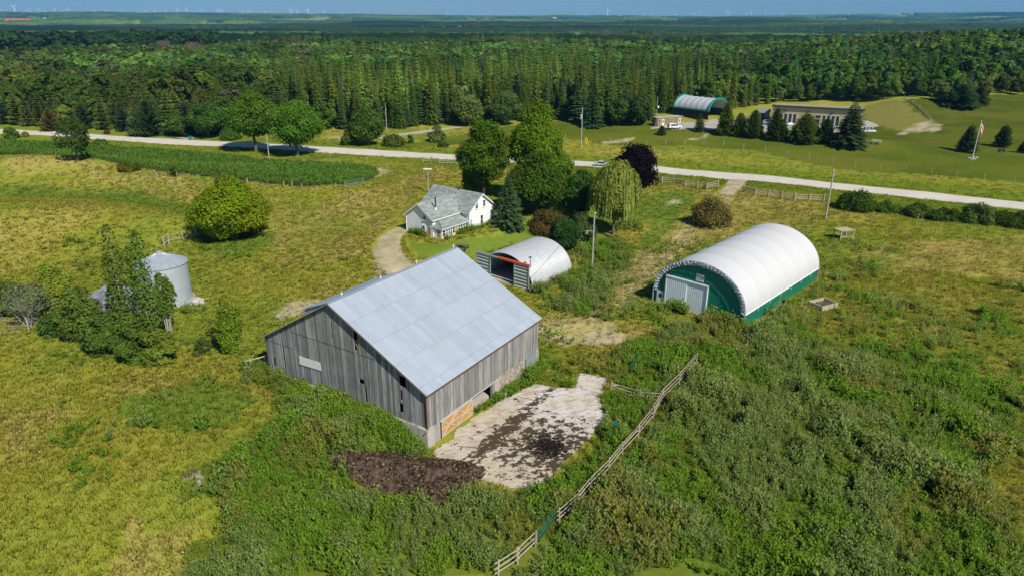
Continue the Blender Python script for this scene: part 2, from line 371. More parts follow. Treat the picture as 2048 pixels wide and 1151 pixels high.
def slab():
    s = NT('stained_concrete_slab'); g = s.n('ShaderNodeNewGeometry').outputs['Position']; P0 = P(1095, 893); P1 = P(1170, 800); P2 = P(1010, 870)
    def blob(p, r):
        d = s.n('ShaderNodeVectorMath', operation='DISTANCE'); s.set(d.inputs[0], g); d.inputs[1].default_value = p; return s.rng(d.outputs['Value'], 0, r, 1, 0)
    warp = s.n('ShaderNodeTexNoise'); warp.inputs['Scale'].default_value = .7; s.set(warp.inputs['Vector'], g)
    rot = s.n('ShaderNodeMapping', i_Vector=g, i_Scale=(1, 1, 1)); rot.inputs['Rotation'].default_value = (0, 0, -.35); st = s.mapping(rot.outputs[0], (.55, 1.3, 1))
    n = s.noise(1.5, s.mapping(rot.outputs[0], (.8, 1, 1)), 9, .72); fine = s.noise(3.5, g, 5, .7); f2 = s.noise(12, g, 4, .7)
    base = s.mix(s.rng(fine, .35, .7, 0, 1), C(.56, .51, .44), C(.44, .38, .30)); base = s.mix(s.rng(blob(P1, 10), .1, .6, 0, .85), base, C(.62, .60, .61)); base = s.mix(s.rng(f2, .50, .66, 0, .45), base, C(.24, .18, .13))
    c3 = s.noise(.3, g, 3); base = s.mix(s.rng(c3, .45, .6, 0, .45), base, C(.52, .44, .27)); base = s.mix(s.rng(s.noise(1.3, st, 7, .7), .46, .60, 0, .65), base, C(.30, .23, .16))
    PA = P(918, 943); PB = P(1098, 783); dd = (PB - PA).normalized(); sep = s.n('ShaderNodeVectorMath', operation='SUBTRACT', i_0=g); sep.inputs[1].default_value = PA; dt = s.n('ShaderNodeVectorMath', operation='DOT_PRODUCT', i_0=sep.outputs[0]); dt.inputs[1].default_value = (-dd.y, dd.x, 0)
    off = s.math('ABSOLUTE', s.math('ADD', dt.outputs['Value'], s.math('MULTIPLY', s.math('SUBTRACT', fine, .5), 1.1))); strip = s.math('MULTIPLY', s.rng(off, 0, 1.0, 1, 0), .17)
    dirt = s.math('ADD', s.math('ADD', n, s.math('MULTIPLY', s.math('SUBTRACT', fine, .5), .22)), s.math('MULTIPLY', blob(P0, 8.0), .22))
    dirt = s.math('ADD', s.math('SUBTRACT', dirt, s.math('MULTIPLY', blob(P1, 7.5), .05)), strip)
    dm = s.rng(dirt, .604, .622, 0, 1); c = s.mix(dm, base, s.mix(f2, C(.045, .034, .018), C(.085, .068, .036)))
    blk = s.math('ADD', blob(P0, 3.4), s.math('MULTIPLY', s.math('SUBTRACT', fine, .5), 3.2)); wet = s.rng(blk, .50, .58, 0, 1); c = s.mix(wet, c, C(.010, .006, .004))
    return s.pbr(c, s.rng(wet, 0, 1, .9, .75), bump=s.math('ADD', fine, s.math('MULTIPLY', dm, .6)), bs=.4, bd=.06, spec=.15)
M['slab'] = slab()
def soil():
    s = NT('dark_manure'); n = s.noise(1.6, s.coord(), 7, .75); c = s.mix(s.rng(n, .35, .65, 0, 1), C(.060, .040, .028), C(.17, .12, .085)); f = s.noise(9, s.coord(), 3); c = s.mix(s.rng(f, .62, .72, 0, .8), c, C(.24, .19, .14))
    return s.pbr(c, .95, bump=s.math('ADD', n, s.math('MULTIPLY', f, .5)), bs=1, bd=.25, spec=.1)
M['soil'] = soil()
M['bark'] = plain('bark', (.13, .11, .09), .95, 0, .35, 3, .1)
M['pole'] = plain('grey_pole_wood', (.36, .35, .32), .9, 0, .2, 2, .1)
M['tan_metal'] = ribbed('tan_ribbed_metal', (.36, .33, .18), .6, 0, dark=.85)
M['olive'] = ribbed('olive_ribbed_metal', (.24, .18, .07), .5, 0, dark=.85)
M['darkroof'] = plain('dark_roof', (.03, .034, .038), .6)
M['teal'] = plain('teal_steel', (.01, .22, .20), .5)
M['navy'] = plain('navy_panel', (.012, .018, .03), .7)
M['white_car'] = plain('white_car_paint', (.72, .73, .74), .25, 0, .02, 1, .5)
M['silver_car'] = plain('pale_grey_car_paint', (.52, .56, .60), .25, .2, .02, 1, .5)
M['dark_car'] = plain('dark_blue_car_paint', (.03, .05, .09), .3, .2, .02, 1, .5)
M['blue_car'] = plain('pale_blue_car_paint', (.30, .40, .48), .3, .2, .02, 1, .5)
M['red'] = plain('red_cloth', (.55, .03, .03), .8); M['yellow'] = plain('yellow_plastic', (.85, .55, .03), .6)
M['redlamp'] = plain('red_lamp_lens', (.4, .01, .01), .3); M['headlamp'] = plain('clear_lamp_lens', (.5, .5, .5), .1)
M['purple_roof'] = plain('purple_brown_roof', (.05, .028, .028), .8, 0, .15, .3)
M['red_roof'] = plain('red_roof', (.52, .10, .10), .7); M['pale_wall'] = plain('pale_wall', (.62, .60, .52), .8); M['yellow_wall'] = plain('yellowish_wall', (.62, .50, .25), .8)
M['rock'] = plain('pale_rock', (.40, .38, .34), .9, 0, .3, 2); M['green_plastic'] = plain('green_plastic', (.01, .14, .08), .4); M['gate_green'] = plain('pale_green_gate', (.22, .40, .30), .5)
M['turbine'] = plain('white_turbine', (.85, .86, .88), .5, 0, .01)
# ---------------------------------------------------------------- zones of the land (outlines surveyed once, then plain world outlines)
def poly(pts): return np.array([P(*p)[:2] for p in pts])
def inside(pg, x, y):
    r_ = np.zeros(x.shape, bool); n = len(pg)
    for i in range(n):
        x0, y0 = pg[i]; x1, y1 = pg[(i + 1) % n]
        if y0 == y1: continue
        r_ ^= ((y0 > y) != (y1 > y)) & (x < (x1 - x0) * (y - y0) / (y1 - y0) + x0)
    return r_
def seg_d(pl, x, y):
    d = np.full(x.shape, 1e9)
    for i in range(len(pl) - 1):
        a = pl[i]; b = pl[i + 1]; ab = b - a; t = np.clip(((x - a[0]) * ab[0] + (y - a[1]) * ab[1]) / (ab @ ab), 0, 1)
        d = np.minimum(d, np.hypot(x - a[0] - t * ab[0], y - a[1] - t * ab[1]))
    return d
ROAD_PX = [(-260, 247), (-120, 255), (0, 262.5), (170, 272.5), (342, 283), (620, 298), (904, 314.5), (1150, 327), (1306, 337), (1600, 364), (1820, 387), (2048, 411.5), (2250, 437), (2500, 470)]
ROAD = poly(ROAD_PX)
Z_LAWN = poly([(560, 320), (640, 320), (960, 262), (1100, 241), (1320, 244), (1560, 240), (1760, 205), (1820, 198), (2060, 186), (2300, 190), (2300, 400), (2048, 366), (1800, 348), (1650, 335), (1500, 300), (1380, 292), (1230, 290), (1090, 272), (1010, 285), (880, 290)])
Z_YARD = poly([(1290, 262), (1330, 246), (1400, 236), (1520, 232), (1570, 232), (1740, 238), (1800, 262), (1700, 283), (1560, 275), (1440, 262)])
Z_HOUSE = poly([(805, 478), (870, 488), (985, 470), (1060, 430), (1130, 400), (1180, 420), (1230, 470), (1150, 500), (1060, 480), (960, 505), (925, 520), (830, 515)])
Z_WEED = poly([(1110, 735), (1150, 735), (1215, 745), (1230, 700), (1290, 672), (1400, 640), (1500, 655), (1600, 640), (1660, 700), (1780, 700), (1900, 740), (2070, 820), (2070, 880), (1960, 960), (2060, 1060), (2100, 1160), (400, 1165), (395, 1090), (470, 1020), (560, 985), (700, 960), (760, 1010), (950, 985), (1080, 990), (1180, 900), (1225, 800), (1225, 760)])
Z_WEED2 = poly([(505, 735), (560, 740), (640, 775), (760, 825), (845, 868), (865, 900), (710, 925), (700, 965), (560, 985), (470, 1030), (380, 1010), (400, 930), (520, 880), (560, 830)])
Z_WEED3 = poly([(1180, 480), (1240, 470), (1270, 500), (1265, 560), (1200, 620), (1130, 630), (1090, 610), (1150, 550)])
Z_FIELD4 = poly([(1520, 640), (1650, 560), (1900, 640), (2060, 700), (2060, 860), (1900, 760), (1700, 700)])
Z_DRY = [poly(q) for q in ([(0, 318), (120, 312), (420, 365), (560, 400), (480, 430), (250, 370), (0, 345)], [(520, 430), (700, 400), (880, 330), (900, 345), (800, 420), (760, 470), (720, 520), (560, 540), (540, 470)], [(1340, 520), (1420, 400), (1500, 380), (1650, 410), (1600, 470), (1500, 450), (1380, 500)], [(1180, 690), (1090, 660), (1100, 640), (1290, 640), (1300, 680)],
    [(0, 800), (120, 830), (110, 920), (0, 960)], [(1700, 490), (2060, 470), (2060, 560), (1850, 540), (1720, 530)], [(240, 1040), (380, 1060), (400, 1160), (220, 1160)])]
Z_LUSH = [poly(q) for q in ([(240, 790), (400, 760), (520, 790), (500, 850), (380, 870), (250, 850)], [(0, 372), (300, 385), (520, 440), (380, 440), (200, 400), (0, 395)], [(1240, 640), (1200, 560), (1290, 470), (1330, 420), (1380, 400), (1300, 520), (1280, 620)], [(400, 420), (560, 470), (480, 520), (400, 500)], [(1130, 400), (1380, 380), (1400, 400), (1300, 440), (1150, 470)])]
Z_BARE = [poly(q) for q in ([(545, 622), (600, 602), (640, 600), (620, 622), (560, 640)], [(1090, 655), (1230, 640), (1260, 690), (1120, 690)], [(1375, 277), (1412, 271), (1422, 272), (1400, 278)], [(1205, 283), (1270, 273), (1260, 283), (1212, 289)], [(1830, 248), (1870, 240), (1880, 262), (1800, 270)], [(1330, 403), (1365, 399), (1368, 408), (1335, 411)], [(755, 335), (778, 340), (772, 350), (748, 358)], [(395, 950), (410, 940), (408, 975), (398, 1000)])]
Z_ROUGH = poly([(1725, 240), (1728, 212), (1800, 198), (1862, 240), (1800, 262)])
CORN = poly([(-60, 279), (0, 282), (200, 294), (330, 302), (430, 310), (520, 322), (570, 326), (640, 327), (700, 330), (750, 338), (757, 348), (745, 360), (690, 370), (600, 374), (520, 366), (430, 356), (350, 346), (260, 333), (180, 316), (60, 310), (-60, 310)])
WORN = poly([(1448, 394), (1402, 440), (1352, 490), (1300, 530), (1250, 575), (1215, 610), (1170, 645), (1100, 655)])
FEN = poly([(996, 1153), (1035, 1128), (1071, 1093), (1119, 1046), (1156, 1012), (1182, 981), (1217, 945), (1244, 910), (1276, 875), (1305, 839), (1324, 803), (1358, 769), (1391, 729)])
L3 = lambda *a: np.array(a)
def land_color(x, y):
    """albedo of the ground by place"""
    wx = x + (fbm(x, y, 3.5, 50) - .5) * 4; wy = y + (fbm(x, y, 3.5, 60) - .5) * 4
    n1 = fbm(x, y, 16, 1, 4); n2 = fbm(x * 1.0, y * .8, 4.0, 11, 3); n3 = fbm(x, y, 1.3, 21, 2)
    c = L3(.262, .268, .034)[None] * np.ones(x.shape + (3,))
    def mixin(m, col):
        nonlocal c
        m = np.clip(m, 0, 1)[..., None]; c = c * (1 - m) + np.array(col) * m
    lx, ly = to_local(BARN, x, y)
    right = ss(x, 20, 45) * (1 - ss(y, 160, 200))
    mixin(right * .6, (.165, .180, .018))
    mixin(ss(n1, .50, .66) * .6, (.175, .240, .028)); mixin(ss(n2, .55, .75) * .18, (.34, .28, .07)); mixin(ss(n1, .46, .28) * .6, (.36, .305, .07)); mixin(ss(n2, .42, .25) * .12, (.18, .21, .022))
    for z in Z_DRY: mixin(inside(z, wx, wy) * (.25 + .35 * ss(n2, .4, .6)), (.38, .305, .095))
    for z in Z_LUSH: mixin(inside(z, wx, wy) * .7, (.115, .205, .026))
    rd = seg_d(ROAD, x, y)
    mixin(ss(rd, 20, 9) * ss(rd, 3.5, 5) * .75, (.13, .19, .014))
    mixin((y > 130) & inside(Z_LAWN, wx, wy), (.098, .128, .013)); 
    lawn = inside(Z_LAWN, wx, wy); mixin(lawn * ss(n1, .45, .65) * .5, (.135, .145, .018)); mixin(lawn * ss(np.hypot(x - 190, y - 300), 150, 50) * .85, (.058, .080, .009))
    ml = fbm(x * .45 + y * .2, y * 1.1, 9, 830, 3); mixin(lawn * ss(ml, .48, .62) * .45, (.135, .140, .022)); mixin(lawn * ss(ml, .46, .34) * .5, (.055, .090, .010)); mixin(lawn * (.5 + .5 * np.sin((x * .5 + y) * 1.3)) * .14, (.13, .16, .02))
    mixin(inside(Z_ROUGH, wx, wy) * .9, (.19, .18, .045)); mixin(inside(Z_HOUSE, wx, wy) * .9, (.135, .195, .024))
    mixin(inside(Z_WEED, wx, wy) * .8, (.10, .145, .018)); mixin(inside(Z_WEED2, wx, wy) * .8, (.09, .135, .018)); mixin(inside(Z_WEED3, wx, wy) * .7, (.08, .11, .03))
    for z in Z_BARE: mixin(inside(z, wx, wy) * (.35 + .55 * ss(n3, .3, .6)), (.42, .36, .24))
    td = seg_d(WORN, wx, wy); mixin(ss(td, 4.2, 1.8) * .85, (.40, .35, .12)); mixin(ss(np.abs(td - .85), .55, .15) * .8, (.46, .38, .22))
    mixin(inside(CORN, x, y), (.10, .085, .05))
    c = c * (.93 + .14 * n3)[..., None]
    r_ = np.hypot(x, y); far = ss(r_, 820, 1000)
    f1 = vn(x / 330 + 5, y / 520, 71); f2 = vn(x / 260, y / 400, 72)
    fc = np.where((f1 > .6)[..., None], L3(.20, .22, .08), np.where((f1 > .35)[..., None], L3(.09, .16, .05), L3(.26, .24, .12)))
    c = c * (1 - far)[..., None] + fc * (.8 + .4 * f2)[..., None] * far[..., None]
    return c
# ---------------------------------------------------------------- ground sheet
def build_ground():
    rr = [0.0, 4, 9, 15, 20, 25]; r_ = 28.0
    while r_ < 17000: rr.append(r_); r_ *= (1.0105 if r_ < 420 else 1.03)
    az = np.concatenate([np.radians(np.arange(-180, -50, 5.0)), np.radians(np.arange(-50, 50.01, .28)), np.radians(np.arange(55, 180.1, 5.0))])
    RR, A = np.meshgrid(np.array(rr), az, indexing='ij'); X = RR * np.sin(A); Y = RR * np.cos(A); Z = terrain(X, Y)
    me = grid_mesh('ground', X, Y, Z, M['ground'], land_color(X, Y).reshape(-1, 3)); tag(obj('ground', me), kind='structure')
build_ground()
def ribbon(name, pl, width, mat, lift=.06, n=5, step=2.0, ragged=0.0):
    pts = [Vector((p[0], p[1], 0)) for p in pl]; L = [0]
    for a, b in zip(pts, pts[1:]): L.append(L[-1] + (b - a).length)
    S = np.arange(0, L[-1], step); px_ = np.interp(S, L, [p.x for p in pts]); py_ = np.interp(S, L, [p.y for p in pts])
    k = np.ones(9) / 9
    if len(S) > 30: 
        pad = lambda q: np.concatenate([np.full(4, q[0]), q, np.full(4, q[-1])]); px_ = np.convolve(pad(px_), k, 'valid'); py_ = np.convolve(pad(py_), k, 'valid')
    tx = np.gradient(px_); ty = np.gradient(py_); l = np.hypot(tx, ty); nx, ny = -ty / l, tx / l
    wd = np.interp(S, L, width) if not np.isscalar(width) else np.full(len(S), width)
    m_ = MB(); rows = []; uvs = []
    for i in range(len(S)):
        row = []
        for j in range(n):
            t = j / (n - 1) - .5; w_ = wd[i] * (1 + ragged * (vn(S[i] / 3, j * 7.0, 5) - .5))
            x, y = px_[i] + nx[i] * t * w_, py_[i] + ny[i] * t * w_; edge = abs(t) > .49
            row.append((x, y, T(x, y) + (lift if not edge else -.05))); uvs.append((S[i] / 10, t + .5))
        rows.append(row)
    m_.grid(rows); o = m_.build(name, mat, None, True); me = o.data; uv = me.uv_layers.new(name='UVMap')
    for lp in me.loops: uv.data[lp.index].uv = uvs[lp.vertex_index]
    return tag(o, kind='structure')
def sheet(name, pg, mat, lift=.06, cell=.8, jag=0.0):
    x0, y0 = pg.min(0); x1, y1 = pg.max(0); X, Y = np.meshgrid(np.arange(x0 - 1, x1 + 1, cell), np.arange(y0 - 1, y1 + 1, cell), indexing='ij')
    wx = X + (fbm(X, Y, 1.8, 90) - .5) * jag * 2; wy = Y + (fbm(X, Y, 1.8, 95) - .5) * jag * 2
    ins = inside(pg, wx, wy); keep = ins[:-1, :-1] & ins[1:, :-1] & ins[1:, 1:] & ins[:-1, 1:]
    Z = terrain(X, Y) + lift; me = grid_mesh(name, X, Y, Z, mat, None, keep)
    o = obj(name, me); return tag(o, kind='structure')
ribbon('road', ROAD, 8.5, M['gravel'], .10, 11, 1.0, .10)
ribbon('driveway', poly([(818, 452), (800, 458), (780, 475), (770, 500), (785, 520), (800, 545), (770, 570), (700, 590)]), [2.6, 3.4, 4.2, 5.0, 6.5, 8.0, 5.0, 2.0], M['track'], .05, 7, 1.0, .5)
ribbon('entrance_track', poly([(1480, 357), (1468, 372), (1455, 386), (1448, 394)]), [6, 4.5, 4, 3], M['track'], .07, 5, 1.0, .3)
ribbon('lane', poly([(655, 274), (700, 279), (745, 277), (800, 270), (850, 263), (905, 255), (935, 253)]), 4.5, M['patio'], .10, 5, 2.0)
ribbon('side_lane', poly([(360, 278), (385, 275), (410, 272), (440, 268)]), [9, 6, 4, 4], M['patio'], .08, 5, 2.0)
sheet('gravel_yard', poly([(1290, 258), (1330, 246), (1420, 238), (1560, 236), (1730, 240), (1762, 250), (1745, 262), (1560, 268), (1420, 262)]), M['patio'], .06, 1.0, .4)
sheet('hillside_path', poly([(1722, 240), (1748, 246), (1765, 254), (1740, 256), (1722, 250)]), M['patio'], .10, .8, .2)
PAD = poly([(868, 905), (905, 872), (937, 842), (969, 819), (1034, 785), (1070, 768), (1099, 774), (1147, 777), (1158, 745), (1215, 757), (1198, 799), (1212, 828), (1184, 878), (1122, 935), (1102, 961), (1076, 977), (1020, 978), (963, 963), (923, 948), (880, 920)])
sheet('concrete_yard', PAD, M['slab'], .09, .14, .45)
# cracks between the cast bays are open joints filled with dirt: narrow strips lying on the slab
for q in ([(915, 893), (945, 895), (966, 898)], [(1034, 793), (1075, 803)]):
    ribbon('slab_joint', poly(q), .12, M['soil'], .105, 7, .3, 1.6)
# ---------------------------------------------------------------- foliage geometry
def unit(v): return v / np.maximum(np.linalg.norm(v, axis=-1, keepdims=True), 1e-9)
def leafq(c, n, s, g, asp=.75):
    """diamond-like leaf clumps at centres c, facing n, half-size s"""
    r_ = g.normal(size=c.shape); t = unit(np.cross(n, r_)); b = np.cross(n, t); s = np.asarray(s).reshape(-1, 1)
    j = lambda: 1 + (g.random((len(c), 1)) - .5) * .6
    return np.stack([c - t * s * j(), c - b * s * asp * j() + n * s * .12, c + t * s * j(), c + b * s * asp * j() - n * s * .1], 1)
def crown_decid(g, rx, rz, cz, nb, nl, leaf, col, flat=1.0, taper=0.0, inner=.25, half=False):
    V = []; A = []; cen = []
    for i in range(nb):
        d = unit(g.normal(size=3)); d[2] = d[2] * .9 + .12; rad = (.45 + .42 * g.random() ** .6)
        if half: d[2] = abs(d[2]) * .95; d[:2] *= (1 - .25 * (d[2] < .3))
        p = d * np.array([rx, rx, rz]) * rad; k = 1 - taper * max(0, p[2] / rz); p[0] *= k; p[1] *= k
        cen.append((p, (.27 + .17 * g.random()) * min(rx, rz * 1.2)))
    tot = sum(r_ ** 2 for _, r_ in cen)
    for p, r_ in cen:
        n = max(6, int(nl * r_ ** 2 / tot)); d = unit(g.normal(size=(n, 3))); out = unit(p[None] + 1e-6)
        d = np.where((d @ out[0])[:, None] < -.35, -d, d)
        q = p + d * r_ * (.62 + .55 * g.random((n, 1)) ** 1.3) * np.array([1, 1, .8 * flat])
        nn = unit(d + g.normal(size=(n, 3)) * .45 + np.array([0, 0, .25])); V.append(leafq(q, nn, leaf * (.6 + .8 * g.random(n)), g))
        tone = .82 + .36 * g.random(); a = np.array(col) * tone * (1 + np.array([.25, 0, -.1]) * (g.random() - .5)); A.append(a[None] * (.8 + .4 * g.random((n, 1))))
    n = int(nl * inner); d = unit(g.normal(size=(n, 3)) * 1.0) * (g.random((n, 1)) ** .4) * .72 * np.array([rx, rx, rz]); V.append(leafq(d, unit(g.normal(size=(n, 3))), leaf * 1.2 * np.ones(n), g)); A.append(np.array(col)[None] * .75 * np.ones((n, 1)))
    V = np.concatenate(V) + np.array([0, 0, cz]); return V, np.concatenate(A), [(p + np.array([0, 0, cz]), r_) for p, r_ in cen]
def crown_conifer(g, h, r, z0, nw, nbr, col, droop=.25, tipcol=None, tw=5, fat=1.0, power=.85):
    V = []; A = []
    for i in range(nw):
        t = (i + .5 * g.random()) / nw; z = z0 + (h - z0) * t; L = r * (1 - t) ** power * (.85 + .3 * g.random()) + .12; k = max(3, int(round(nbr * (1 - .45 * t)))); a0 = g.random() * 6.3
        for j in range(k):
            a = a0 + 6.2832 * j / k + g.normal() * .12; l = L * (.75 + .45 * g.random()); dr = np.array([math.cos(a), math.sin(a), 0]); sd = np.array([-math.sin(a), math.cos(a), 0])
            base = np.array([0, 0, z]); up = .10 * l * (1 - 2 * droop * 2) ; tone = .75 + .5 * g.random(); c0 = np.array(col) * tone
            tip = base + dr * l + np.array([0, 0, -droop * l + .18 * l * t]); mid = base + dr * l * .5 + np.array([0, 0, -droop * l * .3])
            w_ = l * .20 * fat + .05
            V.append([base, mid - sd * w_ + (0, 0, -w_ * .4), tip, mid + sd * w_ + (0, 0, -w_ * .4)]); A.append(c0)
            for q in range(tw):
                f = .35 + .62 * (q + g.random()) / tw; o = base + dr * l * f + np.array([0, 0, -droop * l * f * f]); s_ = 1 if q % 2 else -1
                l2 = l * .34 * (1.15 - f) * fat + .22; e = o + (dr * .65 + sd * s_ * .8) * l2 + np.array([0, 0, -l2 * (.25 + .35 * g.random())]); wv = dr * l2 * .22
                V.append([o - wv * .5, o * .5 + e * .5 - wv + (0, 0, -.05), e, o * .5 + e * .5 + wv]); A.append((np.array(tipcol) if (tipcol is not None and f > .6) else c0 * 1.12) * (.85 + .3 * g.random()))
    for _ in range(4): # leader
        a = g.random() * 6.28; s_ = np.array([math.cos(a), math.sin(a), 0]) * .12 * fat; V.append([[0, 0, h - .2], np.array([0, 0, h * .5 + h * .5 - .1]) - s_ - (0, 0, .5), [0, 0, h + .35], np.array([0, 0, h - .1]) + s_ - (0, 0, .5)]); A.append(np.array(col) * 1.3)
    return np.array([[np.asarray(p, float) for p in q] for q in V]), np.array(A)
def trunk_mesh(name, g, h, r, limbs=(), lean=0.0, mat='bark'):
    m_ = MB(); n = 5; pr = Vector((0, 0, -.3)); px_ = 0
    for i in range(n):
        q = Vector((lean * h * ((i + 1) / n) ** 2 + g.normal() * .06 * r * 3, g.normal() * .06 * r * 3, h * (i + 1) / n)); m_.tube(pr, q, r * (1.25 if i == 0 else 1 - .14 * i), r * (1 - .14 * (i + 1)), 7, cap=False); pr = q
    for p, rr in limbs:
        p = Vector(p); st = Vector((0, 0, h * (.55 + .4 * g.random()))); mid = st.lerp(p, .5) + Vector((0, 0, -.05 * h)); m_.tube(st, mid, r * .42, r * .26, 5, cap=False); m_.tube(mid, p, r * .26, r * .08, 5, cap=False)
    me = bpy.data.meshes.new(name); me.from_pydata(m_.v, [], m_.f); me.materials.append(M[mat]); me.attributes.new('tint', 'FLOAT', 'FACE').data.foreach_set('value', m_.t)
    me.polygons.foreach_set('use_smooth', [True] * len(me.polygons)); me.update(); return me
PROTO = {}
def proto_decid(key, seed, rx, rz, cz, nb, nl, leaf, col, th, tr, flat=1.0, taper=0.0, mat='leaf'):
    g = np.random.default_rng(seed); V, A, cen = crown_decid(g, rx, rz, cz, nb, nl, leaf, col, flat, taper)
    cm = quads_mesh(key + '_crown', V, A, M[mat]); lim = [cen[i] for i in range(0, len(cen), max(1, len(cen) // 7))]
    PROTO[key] = (cm, trunk_mesh(key + '_trunk', g, th, tr, lim))
def proto_con(key, seed, h, r, z0, nw, nbr, col, tr, **k):
    g = np.random.default_rng(seed); V, A = crown_conifer(g, h, r, z0, nw, nbr, col, **k); PROTO[key] = (quads_mesh(key + '_crown', V, A, M['leaf']), trunk_mesh(key + '_trunk', g, h * .9, tr))
def plant_tree(key, name, label, loc, s=1.0, rz=None, group=None, cat='tree', stem='trunk', crown='crown'):
    cm, tm = PROTO[key]; t = thing(name, label, cat, loc, rnd.random() * 6.28 if rz is None else rz, group)
    t.scale = (s, s, s) if not isinstance(s, tuple) else s; obj(crown, cm, t)
    if tm is not None: obj(stem, tm, t)
    return t
# species colours
MAPLE = (.095, .165, .018); SPR = (.100, .150, .022); BLUE = (.085, .150, .050); PINE = (.125, .170, .034); LIME = (.125, .180, .012)
CEDAR = (.075, .115, .018); ASH = (.090, .165, .030); OLIVE = (.150, .185, .030); PALE = (.14, .20, .05); WIL = (.30, .40, .080)
proto_con('spruceA', 1, 18, 2.7, 1.0, 26, 10, SPR, .22, droop=.62, tw=5, fat=1.25)
proto_con('spruceB', 2, 19, 2.5, 1.5, 24, 9, (.118, .152, .020), .22, droop=.75, tw=5, fat=1.2)
proto_con('spruceC', 3, 15, 3.0, .6, 20, 10, BLUE, .2, droop=.15, tw=5, fat=1.2)
proto_con('pineA', 4, 12, 3.2, .8, 14, 9, PINE, .22, droop=-.02, tw=6, fat=1.5, power=.6)
proto_con('pineB', 5, 10, 3.4, .5, 12, 9, (.060, .088, .036), .2, droop=-.05, tw=6, fat=1.6, power=.55)
proto_con('cedar', 6, 8, 1.9, .1, 20, 12, CEDAR, .15, droop=-.35, tw=5, fat=1.5, power=.65)
proto_con('spruceBig', 7, 13, 4.6, .3, 30, 15, (.042, .078, .042), .3, droop=.22, tw=8, fat=1.0, power=.8)
proto_con('spruceYard', 8, 11, 3.4, .2, 32, 15, (.050, .088, .052), .25, droop=.25, tw=8, fat=.95, power=.8)
for i, (c_, rx, rz, th) in enumerate([(MAPLE, 4.2, 5.6, 2), (ASH, 3.6, 5.8, 1.8), (OLIVE, 3.8, 4.8, 1.5), (PALE, 3.2, 5.2, 1.8), ((.085, .14, .020), 4.4, 5.2, 2)]):
    proto_decid('wood%d' % i, 20 + i, rx, rz, th + rz * .8, 34, 3600, .38, c_, th + rz * .7, .25, taper=.4)
# ---------------------------------------------------------------- mass vegetation: joined by numpy, one object each
def merge(protos, idx, pos, sc_, rot, tint):
    """protos: list of (V(k,4,3), A(k,3)); one joined quad soup"""
    VV = []; AA = []
    for k, (V, A) in enumerate(protos):
        w_ = np.where(idx == k)[0]
        if not len(w_): continue
        c = np.cos(rot[w_])[:, None, None]; s_ = np.sin(rot[w_])[:, None, None]; S = sc_[w_]
        X = V[None, :, :, 0] * S[:, 0, None, None]; Y = V[None, :, :, 1] * S[:, 0, None, None]; Z = V[None, :, :, 2] * S[:, 1, None, None]
        q = np.stack([X * c - Y * s_ + pos[w_, 0, None, None], X * s_ + Y * c + pos[w_, 1, None, None], Z + pos[w_, 2, None, None]], -1)
        VV.append(q.reshape(-1, 4, 3).astype(np.float32)); AA.append((A[None] * tint[w_][:, None, :]).reshape(-1, 3).astype(np.float32))
    return np.concatenate(VV), np.concatenate(AA)
def blade_tuft(g, n, h, r, spread, wd, c1, c2):
    V = []; A = []
    for i in range(n):
        a = g.random() * 6.28; d = np.array([math.cos(a), math.sin(a), 0]); s_ = np.array([-math.sin(a), math.cos(a), 0]) * wd; b = d * r * g.random(); l = h * (.6 + .5 * g.random())
        tip = b + d * spread * l * (.3 + .8 * g.random()) + (0, 0, l); mid = b * .5 + tip * .5 + (0, 0, l * .12); V.append([b - (0, 0, .05), mid - s_, tip, mid + s_]); A.append(np.array(c1) * (1 - g.random()) + np.array(c2) * g.random())
    return np.array(V), np.clip(np.array(A), .01, 1)
def weed_plant(g, stems, h, nleaf, leaf, col, tip=None, spread=.35):
    V = []; A = []
    for i in range(stems):
        a = g.random() * 6.28; ln = np.array([math.cos(a), math.sin(a), 0]) * spread * h * g.random(); hh = h * (.7 + .4 * g.random()); b0 = ln * .3
        for j in range(nleaf):
            f = .15 + .85 * (j + g.random()) / nleaf; p = b0 + ln * f + np.array([0, 0, hh * f]); a2 = g.random() * 6.28; d = np.array([math.cos(a2), math.sin(a2), .55 + .5 * f]); d /= np.linalg.norm(d); s_ = np.cross(d, (0, 0, 1)); s_ /= np.linalg.norm(s_); l = leaf * (1.25 - .6 * f) * (.7 + .6 * g.random())
            V.append([p, p + d * l * .5 - s_ * l * .26, p + d * l, p + d * l * .5 + s_ * l * .26]); c = np.array(tip if (tip is not None and f > .8) else col) * (.75 + .5 * g.random()); A.append(c)
    return np.array(V), np.array(A)
def scatter(n, x0, x1, y0, y1, seed): g = np.random.default_rng(seed); return g.random(n) * (x1 - x0) + x0, g.random(n) * (y1 - y0) + y0, g
BLD = []   # footprints kept clear: (frame, x0, x1, y0, y1)
GREEN = (30.454, 83.805, .824); QUON = (3.022, 97.123, .89); HOUSE = (-7.762, 122.12, .92)
BLD += [(BARN, 1.6, 7.1, -1.5, 0), (BARN, -.9, 1.7, -1.0, 0), (BARN, -.15, 20.5, -.1, 22.3), (GREEN, -.3, 24.6, -.2, 13.9), (QUON, -.8, 10.6, -.2, 10.7), (HOUSE, -7.4, 7.1, -.1, 11.6), (HOUSE, -7.4, .1, .2, 9.0)]
TRACKS = [(ROAD, 4.3), (poly([(818, 452), (800, 458), (780, 475), (770, 500), (785, 520), (800, 545)]), 2.3), (poly([(1480, 357), (1455, 386)]), 2.2), (poly([(655, 274), (745, 277), (850, 263), (935, 253)]), 2.5)]
BINC = P(335, 600); BINC2 = P(236, 622); HEAPC = P(832, 962)
